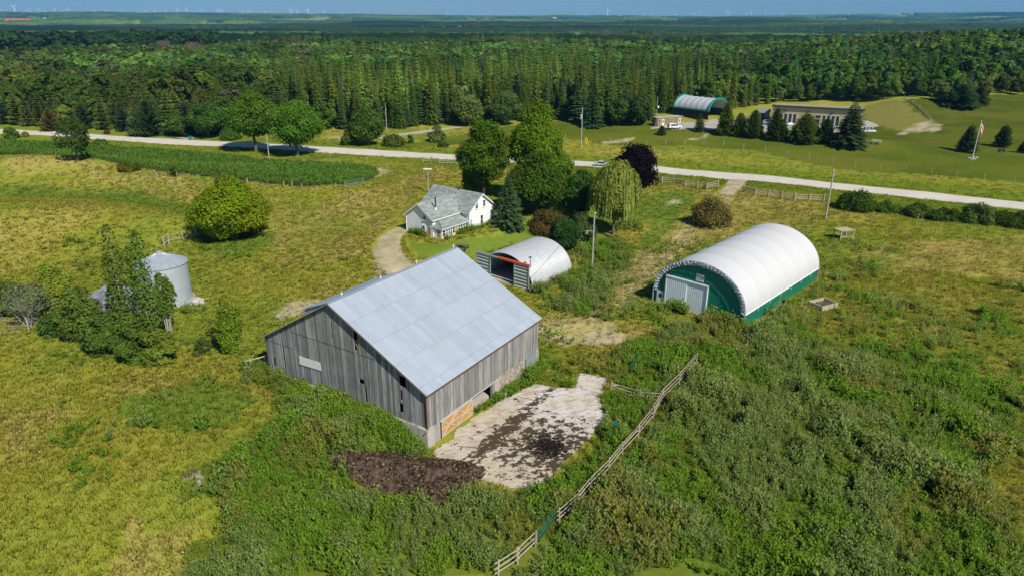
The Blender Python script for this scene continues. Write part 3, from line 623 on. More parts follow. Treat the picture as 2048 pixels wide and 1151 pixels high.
def clear(x, y, pad=True):
    ok = np.ones(x.shape, bool)
    for fr, a, b, c, d in BLD:
        lx, ly = to_local(fr, x, y); ok &= ~((lx > a) & (lx < b) & (ly > c) & (ly < d))
    for pl, w_ in TRACKS: ok &= seg_d(pl, x, y) > w_
    if pad: ok &= ~inside(PAD, x, y)
    ok &= np.hypot(x - BINC.x, y - BINC.y) > 3.3; ok &= np.hypot(x - BINC2.x, y - BINC2.y) > 3.2; ok &= ~inside(CORN, x, y)
    return ok
def inview(x, y, z=0, m_=120):
    u, v = pix(x, y, z); return (u > -m_) & (u < 2048 + m_) & (v < 1151 + m_ * 1.5) & (v > -50)
def build_grass():
    g = np.random.default_rng(5)
    pr = [blade_tuft(g, 10, .26, .34, .9, .024, (1, 1, 1), (.85, .9, .8)) for _ in range(3)] + [blade_tuft(g, 9, .42, .30, .7, .022, (1.12, 1.02, .85), (.9, .92, .8)) for _ in range(3)]
    xs = []; ys = []; ss_ = []
    for (r0, r1, dens, s_) in ((44, 80, 11, 1.0), (80, 125, 6.0, 1.15), (125, 190, 2.6, 1.4), (190, 260, .8, 1.7)):
        n = int(dens * .79 * (r1 ** 2 - r0 ** 2)); rr = np.sqrt(g.random(n) * (r1 ** 2 - r0 ** 2) + r0 ** 2); a = (g.random(n) - .5) * 2 * .80; xs.append(rr * np.sin(a)); ys.append(rr * np.cos(a)); ss_.append(np.full(n, s_))
    x = np.concatenate(xs); y = np.concatenate(ys); s_ = np.concatenate(ss_)
    k = inview(x, y) & clear(x, y); lawn = inside(Z_LAWN, x, y) | inside(Z_HOUSE, x, y) | inside(Z_YARD, x, y); k &= (~lawn) | inside(Z_ROUGH, x, y)
    bare = np.zeros(x.shape, bool)
    for z in Z_BARE: bare |= inside(z, x, y)
    k &= ~(bare & (g.random(len(x)) < .75))
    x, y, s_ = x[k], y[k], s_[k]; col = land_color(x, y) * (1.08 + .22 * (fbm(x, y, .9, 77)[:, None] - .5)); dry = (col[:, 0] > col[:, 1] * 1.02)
    col = col * (.92 + .16 * g.random((len(x), 1))); idx = g.integers(0, 3, len(x)) + 3 * (dry | (g.random(len(x)) < .25))
    hs = s_ * (.60 + .45 * fbm(x, y, 5, 44)) * (.85 + .3 * g.random(len(x))); pos = np.stack([x, y, terrain(x, y)], 1)
    V, A = merge(pr, idx, pos, np.stack([s_, hs ** .5 * .9], 1), g.random(len(x)) * 6.28, col); print('grass', len(V))
    tag(obj('grass', quads_mesh('grass', V, A, M['blade'])), 'long meadow grass, yellow-green with tan seed heads, over the fields', 'grass', kind='stuff')
def build_weeds():
    g = np.random.default_rng(6); pr = []
    for _ in range(4): pr.append(weed_plant(g, 6, 1.10, 8, .22, (.150, .235, .050), (.200, .265, .078)))   # grey-green spires
    for _ in range(4): pr.append(weed_plant(g, 5, .85, 7, .27, (.135, .245, .024), None, .5))            # bright leafy
    for _ in range(3): pr.append(weed_plant(g, 6, 1.0, 7, .21, (.185, .235, .032), (.25, .22, .07)))   # brown-tipped
    out = []
    for zn, dens in ((Z_WEED, 10.0), (Z_WEED2, 9.5), (Z_WEED3, 3.6), (Z_FIELD4, 1.4)):
        x0, y0 = zn.min(0) - 1; x1, y1 = zn.max(0) + 1; n = int(dens * (x1 - x0) * (y1 - y0)); x = g.random(n) * (x1 - x0) + x0; y = g.random(n) * (y1 - y0) + y0
        k = inside(zn, x + (fbm(x, y, 4, 50) - .5) * 7, y + (fbm(x, y, 4, 60) - .5) * 7); out.append(np.stack([x[k], y[k]], 1))
    # a fringe of weeds along the barn walls, around the slab and sparse everywhere
    n = 16000; rr = np.sqrt(g.random(n) * (135 ** 2 - 44 ** 2) + 44 ** 2); a = (g.random(n) - .5) * 1.4; x, y = rr * np.sin(a), rr * np.cos(a); k = (fbm(x, y, 7, 301) > .56) & (x > 5) | (fbm(x, y, 5, 305) > .68); out.append(np.stack([x[k], y[k]], 1))
    for (fr, a0, a1, b0, b1, n) in ((BARN, 7.2, 20, -2.0, -.3, 420), (BARN, 1.8, 7.2, -1.9, -1.2, 40), (BARN, 0, 1.2, -1.6, -.4, 25), (BARN, -2.6, -.3, -1, 12, 420), (BARN, 20.6, 23, -3, 22, 160), (QUON, -1, 11, -2, -.4, 150), (GREEN, 0, 25, -2.4, -1.4, 90), (GREEN, -2, -.4, 0, 5, 120), (GREEN, -1.6, -.5, 8, 10, 40), (HOUSE, -7, 0, -.9, -.1, 70), (HOUSE, -8.2, -7.5, 3, 9, 70), (HOUSE, -1, 7, -.9, -.2, 60)):
        lx = g.random(n) * (a1 - a0) + a0; ly = g.random(n) * (b1 - b0) + b0; c, s_ = math.cos(fr[2]), math.sin(fr[2]); out.append(np.stack([fr[0] + lx * c - ly * s_, fr[1] + lx * s_ + ly * c], 1))
    p = np.concatenate(out); x, y = p[:, 0], p[:, 1]; k = inview(x, y, 0, 60) & clear(x, y) & (np.hypot(x, y) < 150) & ~inside(Z_LAWN, x, y) & (np.hypot((x - HEAPC.x) / 6.2, (y - HEAPC.y) / 3.4) > .9)
    k &= seg_d(FEN, x, y) > .75; house = inside(Z_HOUSE, x, y); lxh, lyh = to_local(HOUSE, x, y); k &= ~house | ((lyh < .3) & (lyh > -1) & (lxh < 7.2)) | ((lxh < -7.3) & (lxh > -8.5)); x, y = x[k], y[k]
    b = fbm(x, y, 5.0, 111, 4) + g.normal(size=len(x)) * .035; b2 = fbm(x, y, 9, 131, 3) + g.normal(size=len(x)) * .04; idx = g.integers(0, 4, len(x)); br = b > .515; idx = np.where(br, 4 + g.integers(0, 4, len(x)), idx); bn = (~br) & (b2 < .43); idx = np.where(bn, 8 + g.integers(0, 3, len(x)), idx)
    u, v = pix(x, y, 0); nearbarn = inside(Z_WEED2, x, y); idx = np.where(nearbarn & (fbm(x, y, 3.5, 151) + g.normal(size=len(x)) * .05 > .52), 4 + g.integers(0, 4, len(x)), idx)
    tint = np.ones((len(x), 3)) * (.75 + .5 * g.random((len(x), 1))); tint[:, 0] *= .9 + .3 * b2
    s_ = (.35 + 1.2 * fbm(x, y, 2.6, 171, 3)) * (.75 + .5 * g.random(len(x))); pos = np.stack([x, y, terrain(x, y)], 1)
    gap = g.random(len(x)) < .75 * ss(fbm(x, y, 3.2, 191, 3), .50, .40) ; s_ = np.where(gap, 0.02, s_ * (1 + .5 * ss(fbm(x, y, 6.5, 195, 2), .58, .70)))
    k = s_ > .1; idx, pos, s_, tint, x = idx[k], pos[k], s_[k], tint[k], x[k]
    V, A = merge(pr, idx, pos, np.stack([s_ * .95, s_], 1), g.random(len(x)) * 6.28, tint); print('weeds', len(V))
    tag(obj('weeds', quads_mesh('weeds', V, A, M['herb'])), 'tall grey-green and bright green weeds overgrowing the paddock around the barn yard', 'weeds', kind='stuff')
    # flower heads: white umbels and a few mauve and yellow ones
    n = 5200; rr = np.sqrt(g.random(n) * (140 ** 2 - 44 ** 2) + 44 ** 2); a = (g.random(n) - .5) * 1.4; x, y = rr * np.sin(a), rr * np.cos(a); k = clear(x, y) & inview(x, y) & (fbm(x, y, 9, 401) > .60) & ~inside(Z_LAWN, x, y); x, y = x[k], y[k]
    pos = np.stack([x, y, terrain(x, y) + .55 + .4 * g.random(len(x))], 1); nn = unit(np.array([0, 0, 1.]) + g.normal(size=(len(x), 3)) * .3); V = leafq(pos, nn, .05 + .05 * g.random(len(x)), g); cc = np.array([(.62, .62, .52), (.62, .62, .52), (.62, .62, .52), (.30, .22, .38), (.60, .45, .05)])[g.integers(0, 5, len(x))]
    tag(obj('wildflowers', quads_mesh('wildflowers', V, cc, M['mass'])), 'small white, mauve and yellow flower heads dotted over the meadow', 'wildflowers', kind='stuff')
    # the corn-like crop in rows
    x0, y0 = CORN.min(0); x1, y1 = CORN.max(0); th = math.atan2(ROAD[6][1] - ROAD[3][1], ROAD[6][0] - ROAD[3][0]); uu, vv = np.meshgrid(np.arange(-160, 160, .55), np.arange(-120, 120, .95)); uu = uu + (g.random(uu.shape) - .5) * .3; vv = vv + (g.random(uu.shape) - .5) * .12 + 5 * np.sin(uu / 38)
    cx, cy_ = (x0 + x1) / 2, (y0 + y1) / 2; x = (cx + uu * math.cos(th) - vv * math.sin(th)).ravel(); y = (cy_ + uu * math.sin(th) + vv * math.cos(th)).ravel(); k = inside(CORN, x, y) & inview(x, y, 0, 30); x, y = x[k], y[k]
    pr = [weed_plant(g, 1, 1.0, 7, .62, (.085, .175, .022), (.12, .21, .03), .1) for _ in range(4)]; s_ = .85 + .35 * g.random(len(x)) + .3 * (fbm(x, y, 14, 500) - .5); tint = np.ones((len(x), 3)) * (.7 + .6 * fbm(x, y, 4, 520)[:, None])
    V, A = merge(pr, g.integers(0, 4, len(x)), np.stack([x, y, terrain(x, y)], 1), np.stack([s_ * 1.1, s_], 1), g.random(len(x)) * 6.28, tint); print('crop', len(V))
    tag(obj('crop', quads_mesh('crop', V, A, M['herb'])), 'deep green crop standing in rows in the tongue-shaped field', 'crop', kind='stuff')
build_grass(); build_weeds()
# ---------------------------------------------------------------- woods
EDGE = [(-400, 240), (0, 250), (150, 257), (290, 267), (380, 273), (430, 272), (480, 262), (560, 263), (650, 262), (790, 262), (850, 254), (890, 249), (1000, 244), (1105, 239), (1183, 250), (1290, 247), (1320, 228), (1400, 220), (1480, 218), (1540, 208), (1640, 202), (1727, 205), (1804, 194), (1876, 196), (1884, 212), (1957, 210), (1976, 193), (2048, 189), (2400, 180)]
def forest_points(r0, r1, sp0, sp1, seed):
    g = np.random.default_rng(seed); xs = []; ys = []; r_ = r0
    while r_ < r1:
        s_ = sp0 + (sp1 - sp0) * (r_ - r0) / (r1 - r0); n = int(2 * .70 * r_ / s_); a = (np.arange(n) + .5 + (g.random(n) - .5) * .7) / n * 1.40 - .70; q = r_ + (g.random(n) - .5) * s_ * .8; xs.append(q * np.sin(a)); ys.append(q * np.cos(a)); r_ += s_ * .9
    x, y = np.concatenate(xs), np.concatenate(ys); z = terrain(x, y); u, v = pix(x, y, z); e = np.interp(u, [p[0] for p in EDGE], [p[1] for p in EDGE])
    k = (v < e) & (u > -90) & (u < 2140); return x[k], y[k], z[k], u[k], v[k], g
def lod(key_list, quads):
    out = []
    for (V, A, cap) in key_list: out.append((V, A))
    return out
def mid_protos(seed):
    g = np.random.default_rng(seed); out = []
    for i in range(3): V, A = crown_conifer(g, 17 + i, 2.5, 4, 16, 7, (1, 1, 1), droop=.80, tw=2, fat=1.7); out.append((V, A))
    for i in range(2): V, A = crown_conifer(g, 11, 3.1, 3, 8, 7, (1, 1, 1), droop=-.05, tw=2, fat=2.4, power=.6); out.append((V, A))
    for i in range(4): V, A, _ = crown_decid(g, 3.9, 4.2 + i * .3, 8.5, 13, 260, .85, (1, 1, 1), inner=.1); out.append((V, A))
    return out
def far_protos(seed):
    g = np.random.default_rng(seed); out = []
    for i in range(3): V, A = crown_conifer(g, 16 + i, 2.9, 7, 8, 5, (1, 1, 1), droop=.8, tw=1, fat=2.6); out.append((V, A))
    for i in range(2): V, A = crown_conifer(g, 11, 3.3, 5, 4, 5, (1, 1, 1), droop=0, tw=1, fat=3.4, power=.6); out.append((V, A))
    for i in range(4): V, A, _ = crown_decid(g, 4.2, 3.8, 8.5, 6, 80, 1.35, (1, 1, 1), inner=.05); out.append((V, A))
    return out
def species(x, y, u, v, g):
    """(proto index 0-2 spruce, 3-4 pine, 5-8 broadleaf), colour, height scale"""
    n = len(x); a = fbm(x, y, 85, 200, 3); b = fbm(x, y, 38, 220, 3); rr = np.hypot(x, y); r_ = g.random(n)
    plant = (u > 560) & (u < 1420) & (rr < 380) & ~((u > 860) & (u < 1060) & (rr < 262)); kind = np.where(plant, 0, np.where(a > .56, 2, np.where(a > .43, 1, 0)))
    left = (u < 560); kind = np.where(left & (rr < 330), np.where(b > .60, 2, 1), kind); kind = np.where(left & (rr >= 330), np.where(b > .52, 2, 1), kind)
    right = (u > 1450); kind = np.where(right, np.where(b > .50, 2, np.where(r_ < .4, 1, 0)), kind); kind = np.where((u > 600) & (rr > 470), np.where(b > .33, 2, 0), kind); kind = np.where(r_ < .11, 2, kind)
    idx = np.where(kind == 0, g.integers(0, 3, n), np.where(kind == 1, 3 + g.integers(0, 2, n), 5 + g.integers(0, 4, n)))
    pal = np.array([SPR, (.118, .152, .020), (.085, .150, .034)])[g.integers(0, 3, n)]; p1 = np.array([PINE, (.125, .160, .036), (.10, .15, .030)])[g.integers(0, 3, n)]; p2 = np.array([MAPLE, ASH, OLIVE, PALE, (.085, .14, .020), (.12, .18, .02)])[g.integers(0, 6, n)]
    col = np.where((kind == 0)[:, None], pal, np.where((kind == 1)[:, None], p1, p2)); warm = ss(fbm(x, y, 90, 260, 2), .45, .65) * (u < 620) * ss(rr, 330, 430)
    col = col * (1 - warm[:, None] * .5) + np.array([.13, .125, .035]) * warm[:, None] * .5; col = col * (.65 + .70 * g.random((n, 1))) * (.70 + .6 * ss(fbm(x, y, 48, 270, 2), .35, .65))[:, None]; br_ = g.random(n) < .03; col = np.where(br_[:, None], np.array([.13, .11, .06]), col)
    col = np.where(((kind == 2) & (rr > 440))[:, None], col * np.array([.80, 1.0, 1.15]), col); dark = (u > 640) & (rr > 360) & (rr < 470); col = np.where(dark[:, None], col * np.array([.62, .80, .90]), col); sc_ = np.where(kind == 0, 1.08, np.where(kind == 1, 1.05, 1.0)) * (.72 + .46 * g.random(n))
    sc_ = np.where(right & (rr > 320), sc_ * .92, sc_); return idx, col, sc_, kind
x, y, z, u, v, g = forest_points(225, 425, 4.9, 6.4, 31)
idx, col, scl, kind = species(x, y, u, v, g)
# the trees that show largest stand in the front rows: each one its own object
dist = np.hypot(x, y); order = np.argsort(np.interp(u, [p[0] for p in EDGE], [p[1] for p in EDGE]) - v); NSOLO = 215
solo = order[:NSOLO]; solo = solo[(u[solo] > -40) & (u[solo] < 2090)]; rest = np.setdiff1d(np.arange(len(x)), solo)
SOLO_KEYS = [['spruceA', 'spruceB', 'spruceC'], ['pineA', 'pineB'], ['wood0', 'wood1', 'wood2', 'wood3', 'wood4']]
first = {}; cnt = {}
for i in sorted(solo, key=lambda q: u[q]):
    k = int(kind[i]); key = SOLO_KEYS[k][int(g.integers(0, len(SOLO_KEYS[k])))]; nm = ['spruce_tree', 'pine_tree', 'broadleaf_tree'][k]; side = 'beyond the road verge' if u[i] < 560 else ('at the plantation edge' if u[i] < 1290 else 'at the hill wood edge')
    grp = ['spruces', 'pines', 'broadleaf trees'][k] + ' ' + side; cnt[grp] = cnt.get(grp, 0) + 1
    lab = ['dark green spruce', 'spreading green pine', 'round leafy tree'][k] + ' ' + side + ', ' + ordn(cnt[grp]) + ' from left'
    s_ = float(scl[i]) * (.95 if k else .98)
    if 850 < u[i] < 1300 and k == 2: s_ *= .8
    plant_tree(key, nm, lab, (x[i], y[i], z[i]), (s_, s_, s_ * (.92 + .16 * rnd.random())), group=grp)
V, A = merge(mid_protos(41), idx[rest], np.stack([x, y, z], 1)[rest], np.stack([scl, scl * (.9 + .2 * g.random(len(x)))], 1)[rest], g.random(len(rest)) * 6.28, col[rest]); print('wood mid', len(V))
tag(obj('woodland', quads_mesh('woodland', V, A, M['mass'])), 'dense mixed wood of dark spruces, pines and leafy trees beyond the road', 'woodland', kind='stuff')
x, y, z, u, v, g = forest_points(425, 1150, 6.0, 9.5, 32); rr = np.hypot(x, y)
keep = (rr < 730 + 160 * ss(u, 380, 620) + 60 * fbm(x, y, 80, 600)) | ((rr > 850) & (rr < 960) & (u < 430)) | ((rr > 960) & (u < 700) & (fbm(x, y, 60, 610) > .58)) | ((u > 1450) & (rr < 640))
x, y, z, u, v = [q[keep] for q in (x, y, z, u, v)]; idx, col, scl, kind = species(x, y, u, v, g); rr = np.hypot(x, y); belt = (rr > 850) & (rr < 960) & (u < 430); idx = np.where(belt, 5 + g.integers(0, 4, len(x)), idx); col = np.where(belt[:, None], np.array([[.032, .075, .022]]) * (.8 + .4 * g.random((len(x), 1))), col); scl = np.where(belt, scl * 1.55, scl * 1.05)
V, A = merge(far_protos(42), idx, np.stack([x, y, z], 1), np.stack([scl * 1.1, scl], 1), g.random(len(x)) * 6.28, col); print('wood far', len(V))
tag(obj('distant_woodland', quads_mesh('distant_woodland', V, A, M['mass'])), 'far wood of small leafy and dark conifer crowns with gaps of field', 'woodland', kind='stuff')
def far_canopy():
    rr = [760.0]
    while rr[-1] < 15500: rr.append(rr[-1] * 1.0046)
    A = np.radians(np.linspace(-42, 42, 1500)); RR, AA = np.meshgrid(np.array(rr), A, indexing='ij'); X = RR * np.sin(AA); Y = RR * np.cos(AA)
    cov = fbm(X, Y * .7, 420, 700, 4); big = fbm(X, Y * .5, 1500, 720, 3); mask = (cov > .415 + .10 * ss(RR, 2500, 9000)) & ~((AA < R(-13)) & (RR < 975))
    f1 = fbm(X, Y, 11, 740, 2); f2 = fbm(X, Y, 45, 750, 3); Z = terrain(X, Y) + np.where(mask, 6 + 10 * f1 + 5 * f2 + 4 * ss(RR, 3000, 9000), -1.0)
    col = np.array([.075, .150, .035]) * np.ones(X.shape + (1,)); con = ss(fbm(X * .35, Y * 1.3, 300, 760, 3), .50, .56)[..., None]; col = col * (1 - con) + np.array([.035, .080, .030]) * con
    pale = ss(fbm(X, Y, 160, 780, 3), .58, .68)[..., None]; col = col * (1 - pale * .5) + np.array([.17, .21, .06]) * pale * .5; shade = ss(fbm(X * .4, Y * 1.0, 2400, 790, 2), .44, .60)[..., None]
    cl = fbm(X * .22, Y * 1.1, 700, 795, 3)[..., None]; col = col * (1 - .55 * ss(cl, .50, .58)) * (1 + .5 * ss(cl, .46, .38)) * (.75 + .5 * big)[..., None] * (.6 + .8 * f1)[..., None]; keep = mask[:-1, :-1] | mask[1:, :-1] | mask[1:, 1:] | mask[:-1, 1:]  # long dark bands, like cloud shadow, are painted into the canopy colour
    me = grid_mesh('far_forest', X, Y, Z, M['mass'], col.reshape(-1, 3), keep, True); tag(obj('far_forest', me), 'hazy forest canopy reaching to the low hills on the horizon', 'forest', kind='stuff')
far_canopy()
# ---------------------------------------------------------------- buildings
def frame_thing(name, label, cat, fr, z=0.0): return thing(name, label, cat, (fr[0], fr[1], z), fr[2])
def uvs(o, fn):
    me = o.data; uv = me.uv_layers.new(name='UVMap')
    for lp in me.loops: uv.data[lp.index].uv = fn(me.vertices[lp.vertex_index].co)
def window(par, o, u, n, w_, h, name='window', bars=1, mull=1, frame='white', fw=.07, sill=True, glass='glass'):
    """o: lower left corner on the wall, u: along the wall, n: outward"""
    o, u, n = Vector(o), Vector(u).normalized(), Vector(n).normalized(); z = Vector((0, 0, 1)); m_ = MB()
    a = lambda s, t, d=.05: o + u * s + z * t + n * d
    m_.beam(a(0, h / 2) - z * h / 2, a(0, h), fw, .08, up=n); m_.beam(a(w_, 0), a(w_, h), fw, .08, up=n); m_.beam(a(-fw / 2, h + fw / 2), a(w_ + fw / 2, h + fw / 2), .09, fw); m_.beam(a(-fw / 2, -fw / 2), a(w_ + fw / 2, -fw / 2), .09, fw)
    for i in range(bars): t = h * (i + 1) / (bars + 1); m_.beam(a(fw / 2, t, .035), a(w_ - fw / 2, t, .035), .05, .05)
    f = m_.build(name, M[frame], par)
    g_ = MB(); p0 = o + n * .012; g_.prism([p0, p0 + u * w_, p0 + u * w_ + z * h, p0 + z * h], n * .012); g_.build('pane', M[glass], f)
    if sill: MB().beam(a(-.12, -fw - .03, .09), a(w_ + .12, -fw - .03, .09), .16, .05).build('sill', M[frame], f)
    return f
# --- the old barn
def barn():
    t = frame_thing('barn', 'large weathered grey plank barn with a pale blue-grey metal roof', 'barn', BARN)
    L, W, ZR, YR, ZK, ZL = 20.24, 22.08, 6.0, 11.53, 12.2, 5.98
    roofz = lambda y: ZR + (ZK - ZR) * y / YR if y < YR else ZK - (ZK - ZL) * (y - YR) / (W - YR)
    seam = lambda y: 7.65 if 5.4 < y < 17.8 else (5.7 if y >= 17.8 else 99)
    holes = [(11.5, 11.82, 8.4, 10.15), (8.15, 8.6, 7.95, 10.0), (19.05, 19.25, 5.9, 7.5), (19.1, 19.3, 3.0, 5.75), (7.66, 8.4, 4.42, 4.95), (7.5, 7.72, 2.45, 4.35), (2.5, 3.05, 5.7, 6.8), (2.95, 3.2, 4.2, 5.3), (2.95, 3.25, 2.85, 3.85), (20.95, 21.2, 2.75, 3.75)]
    def planks(x, lo, hi, face, skip, name, mat, y0, y1, xoff=0, seams=None):
        m_ = MB(); y = y0
        while y < y1 - .02:
            w_ = .16 + .16 * rnd.random(); y2 = min(y + w_, y1); g_ = .006 if rnd.random() < .8 else .03; ym = (y + y2) / 2
            z0 = lo(ym) - .08 * rnd.random(); z1a, z1b = hi(y), hi(y2 - g_); cuts = sorted([(h[2], h[3]) for h in skip if h[0] < ym < h[1]]); segs = []; c = z0
            for a, b in cuts: segs.append((c, a)); c = b
            segs.append((c, None)); off = rnd.random() * .02; tn = rnd.random()
            for a, b in segs:
                sm = seams(ym) if seams else 99; parts = [(a, b)]
                if b is None and a < sm < z1a - .3 and seams: parts = [(a, sm - .04), (sm, None)]
                for q, (p0, p1) in enumerate(parts):
                    o2 = off + (.045 if q else 0) ; ta = z1a if p1 is None else p1; tb = z1b if p1 is None else p1; ff = face
                    pts = lambda d: [ff(y, p0, d), ff(y2 - g_, p0, d), ff(y2 - g_, tb, d), ff(y, ta, d)]
                    A_, B_ = pts(-.03), pts(.012 + o2); m_.hexa([A_[0], A_[1], B_[1], B_[0], A_[3], A_[2], B_[2], B_[3]], min(1, tn * (.8 + .4 * rnd.random())))
            y = y2
        return m_.build(name, mat, t)
    gb = lambda y: 2.15 if y > 1.2 else 2.05
    planks(0, gb, lambda y: roofz(y) - .12, lambda y, z, d: (-d, y, z), holes, 'gable_wall', M['siding'], 0.0, W, seams=seam)
    planks(0, gb, lambda y: roofz(y) - .12, lambda y, z, d: (L + d, y, z), [], 'gable_wall', M['siding'], 0.0, W)
    planks(0, lambda x: 1.98, lambda x: ZR - .02, lambda x, z, d: (x, -d, z), [], 'long_wall', M['siding_b'], .03, L - .03)
    planks(0, lambda x: 1.98, lambda x: ZL - .02, lambda x, z, d: (x, W + d, z), [], 'long_wall', M['siding'], .03, L - .03)
    # foundation: stone on the bank side, cast concrete corner, openings to the yard
    for q in ((-.22, .30, .9, W, -.5, 2.1), (L - .3, L + .15, .9, W + .1, -.5, 2.1), (.3, L - .3, W - .3, W + .15, -.5, 2.1), (11.9, 17.3, -.12, .35, -.5, 2.0), (19.6, L + .1, -.12, .9, -.5, 2.0)): MB().box(*q).build('stone_foundation', M['stone'], t)
    for q in ((-.30, .75, -.18, .9, -.5, 2.06), (11.0, 11.9, -.20, .4, -.5, 2.0), (11.2, 12.6, -1.1, -.2, -.3, .55), (-.26, -.225, .9, 4.2, -.3, 2.02)): MB().box(*q).build('concrete_pier', M['concrete'], t)
    MB().box(.75, 1.8, -.05, .0, -.2, 1.97, .9).build('plank_panel', M['siding_b'], t)
    MB().box(.5, L - .5, .4, 6.9, -.2, .25).build('floor_slab', M['concrete'], t); MB().box(.2, L - .2, 7, 7.3, -.3, 4.2).box(.4, L - .4, .5, W - .4, 2.3, 2.42).build('loft_floor', M['dark'], t)
    # the new orange board door with pale cross braces
    d = MB(); x = 1.9
    while x < 6.9: d.box(x, min(x + .155, 6.9), -.13, -.08, .12, 1.93, rnd.random()); x += .165
    do = d.build('braced_door', M['orange_wood'], t); b = MB()
    for x0, x1 in ((1.9, 4.4), (4.4, 6.9)):
        q = lambda s, z: (s, -.165, z); b.beam(q(x0, .2), q(x1, 1.86), .16, .05, up=(0, 1, 0)); b.beam(q(x0 + .05, 1.86), q(x1, .2), .12, .04, up=(0, 1, 0))
    for z in (.18, 1.02, 1.90): b.beam((1.9, -.15, z), (6.9, -.15, z), .045, .13)
    for xx in (1.93, 4.4, 6.87): b.beam((xx, -.155, .1), (xx, -.155, 1.95), .12, .04, up=(0, 1, 0))
    b.build('cross_brace', M['brace'], do)
    MB().beam((1.7, -.1, 1.99), (11, -.1, 1.99), .1, .12).build('door_track', M['grey_pale'], t)
    MB().box(17.45, 19.5, -.14, -.06, -.1, 1.95).build('side_door', M['steel_green'], t)
    MB().box(10.72, 10.98, -.1, .2, -.3, 1.98).box(6.95, 7.1, 0, .25, -.3, 1.98).build('door_post', M['siding_b'], t)
    # pale panel on the gable, boards seen in the loft hole
    MB().prism([(-.07, 13.7, 4.28), (-.07, 16.85, 4.14), (-.07, 16.85, 5.12), (-.07, 13.7, 5.18)], (-.03, 0, 0)).build('pale_panel', plain('pale_panel_paint', (.72, .75, .73), .6), t)
    MB().beam((.1, 8.2, 8.0), (.2, 8.55, 9.0), .3, .1).beam((.15, 8.0, 8.2), (.15, 8.7, 8.5), .12).build('loose_board', M['orange_wood'], t)
    MB().box(-.06, -.02, .25, .0, 2.0, 5.8).tube((-.35, -.3, 5.9), (-.18, -.12, 5.2), .05).tube((-.18, -.12, 5.2), (-.14, -.12, 2.1), .05).tube((-.14, -.12, 2.1), (-.5, -.1, 1.8), .05).build('downpipe', plain('rusty_downpipe', (.22, .10, .06), .8), t)
    # roof
    def slope(y0, z0, y1, z1, x0, x1, th=.07):
        m_ = MB(); n = 1; m_.hexa([(x0, y0, z0), (x1, y0, z0), (x1, y1, z1), (x0, y1, z1), (x0, y0, z0 + th), (x1, y0, z0 + th), (x1, y1, z1 + th), (x0, y1, z1 + th)]); o = m_.build('roof', M['roof_metal'], t)
        uvs(o, lambda c: (c.x, math.hypot(c.y - YR, c.z - ZK) )); return o
    k = (ZK - ZR) / YR; ov = .35; r = slope(-ov, ZR - k * ov, YR, ZK, -.35, L + .3)
    slope(W + ov, ZL - (ZK - ZL) / (W - YR) * ov, YR, ZK, -.35, L + .3); r2 = slope(15.9, 10.42, YR + .02, ZK + .03, .1, 10.6)
    ch = MB(); 
    for x in (.3, 10.5): ch.prism([(x, YR + .3, ZK - .2), (x, 15.6, roofz(15.6) + .02), (x, 15.6, 10.44), (x, YR + .3, ZK - .08)], (.06, 0, 0))
    ch.prism([(.3, 15.6, roofz(15.6)), (10.5, 15.6, roofz(15.6)), (10.5, 15.6, 10.44), (.3, 15.6, 10.44)], (0, .05, 0)); ch.build('dormer_wall', M['siding'], t)
    MB().beam((-.36, YR, ZK + .09), (L + .31, YR, ZK + .09), .34, .05).build('ridge_cap', M['roof_metal'], t)
    fa = MB(); fa.beam((-.35, -ov, ZR - k * ov - .06), (-.35, YR, ZK - .06), .05, .16, up=(1, 0, 0)); fa.beam((-.35, YR, ZK - .06), (-.35, W + ov, ZL - (ZK - ZL) / (W - YR) * ov - .06), .05, .16, up=(1, 0, 0)); fa.beam((-.33, -ov - .02, ZR - k * ov - .03), (L + .28, -ov - .02, ZR - k * ov - .03), .04, .12); fa.build('fascia', plain('brown_fascia', (.13, .075, .05), .8), t)
    for x in (1.6, 7.2, 13.0, 19.8): MB().tube((x, YR, ZK + .1), (x, YR, ZK + .75), .02, .012, 6).tube((x, YR, ZK + .34), (x, YR, ZK + .50), .09, .09, 8).build('lightning_rod', M['white'], t)
barn()
def wall_quad(pts, n, name, mat, par, th=.12): return MB().prism(pts, Vector(n) * -th).build(name, mat, par)
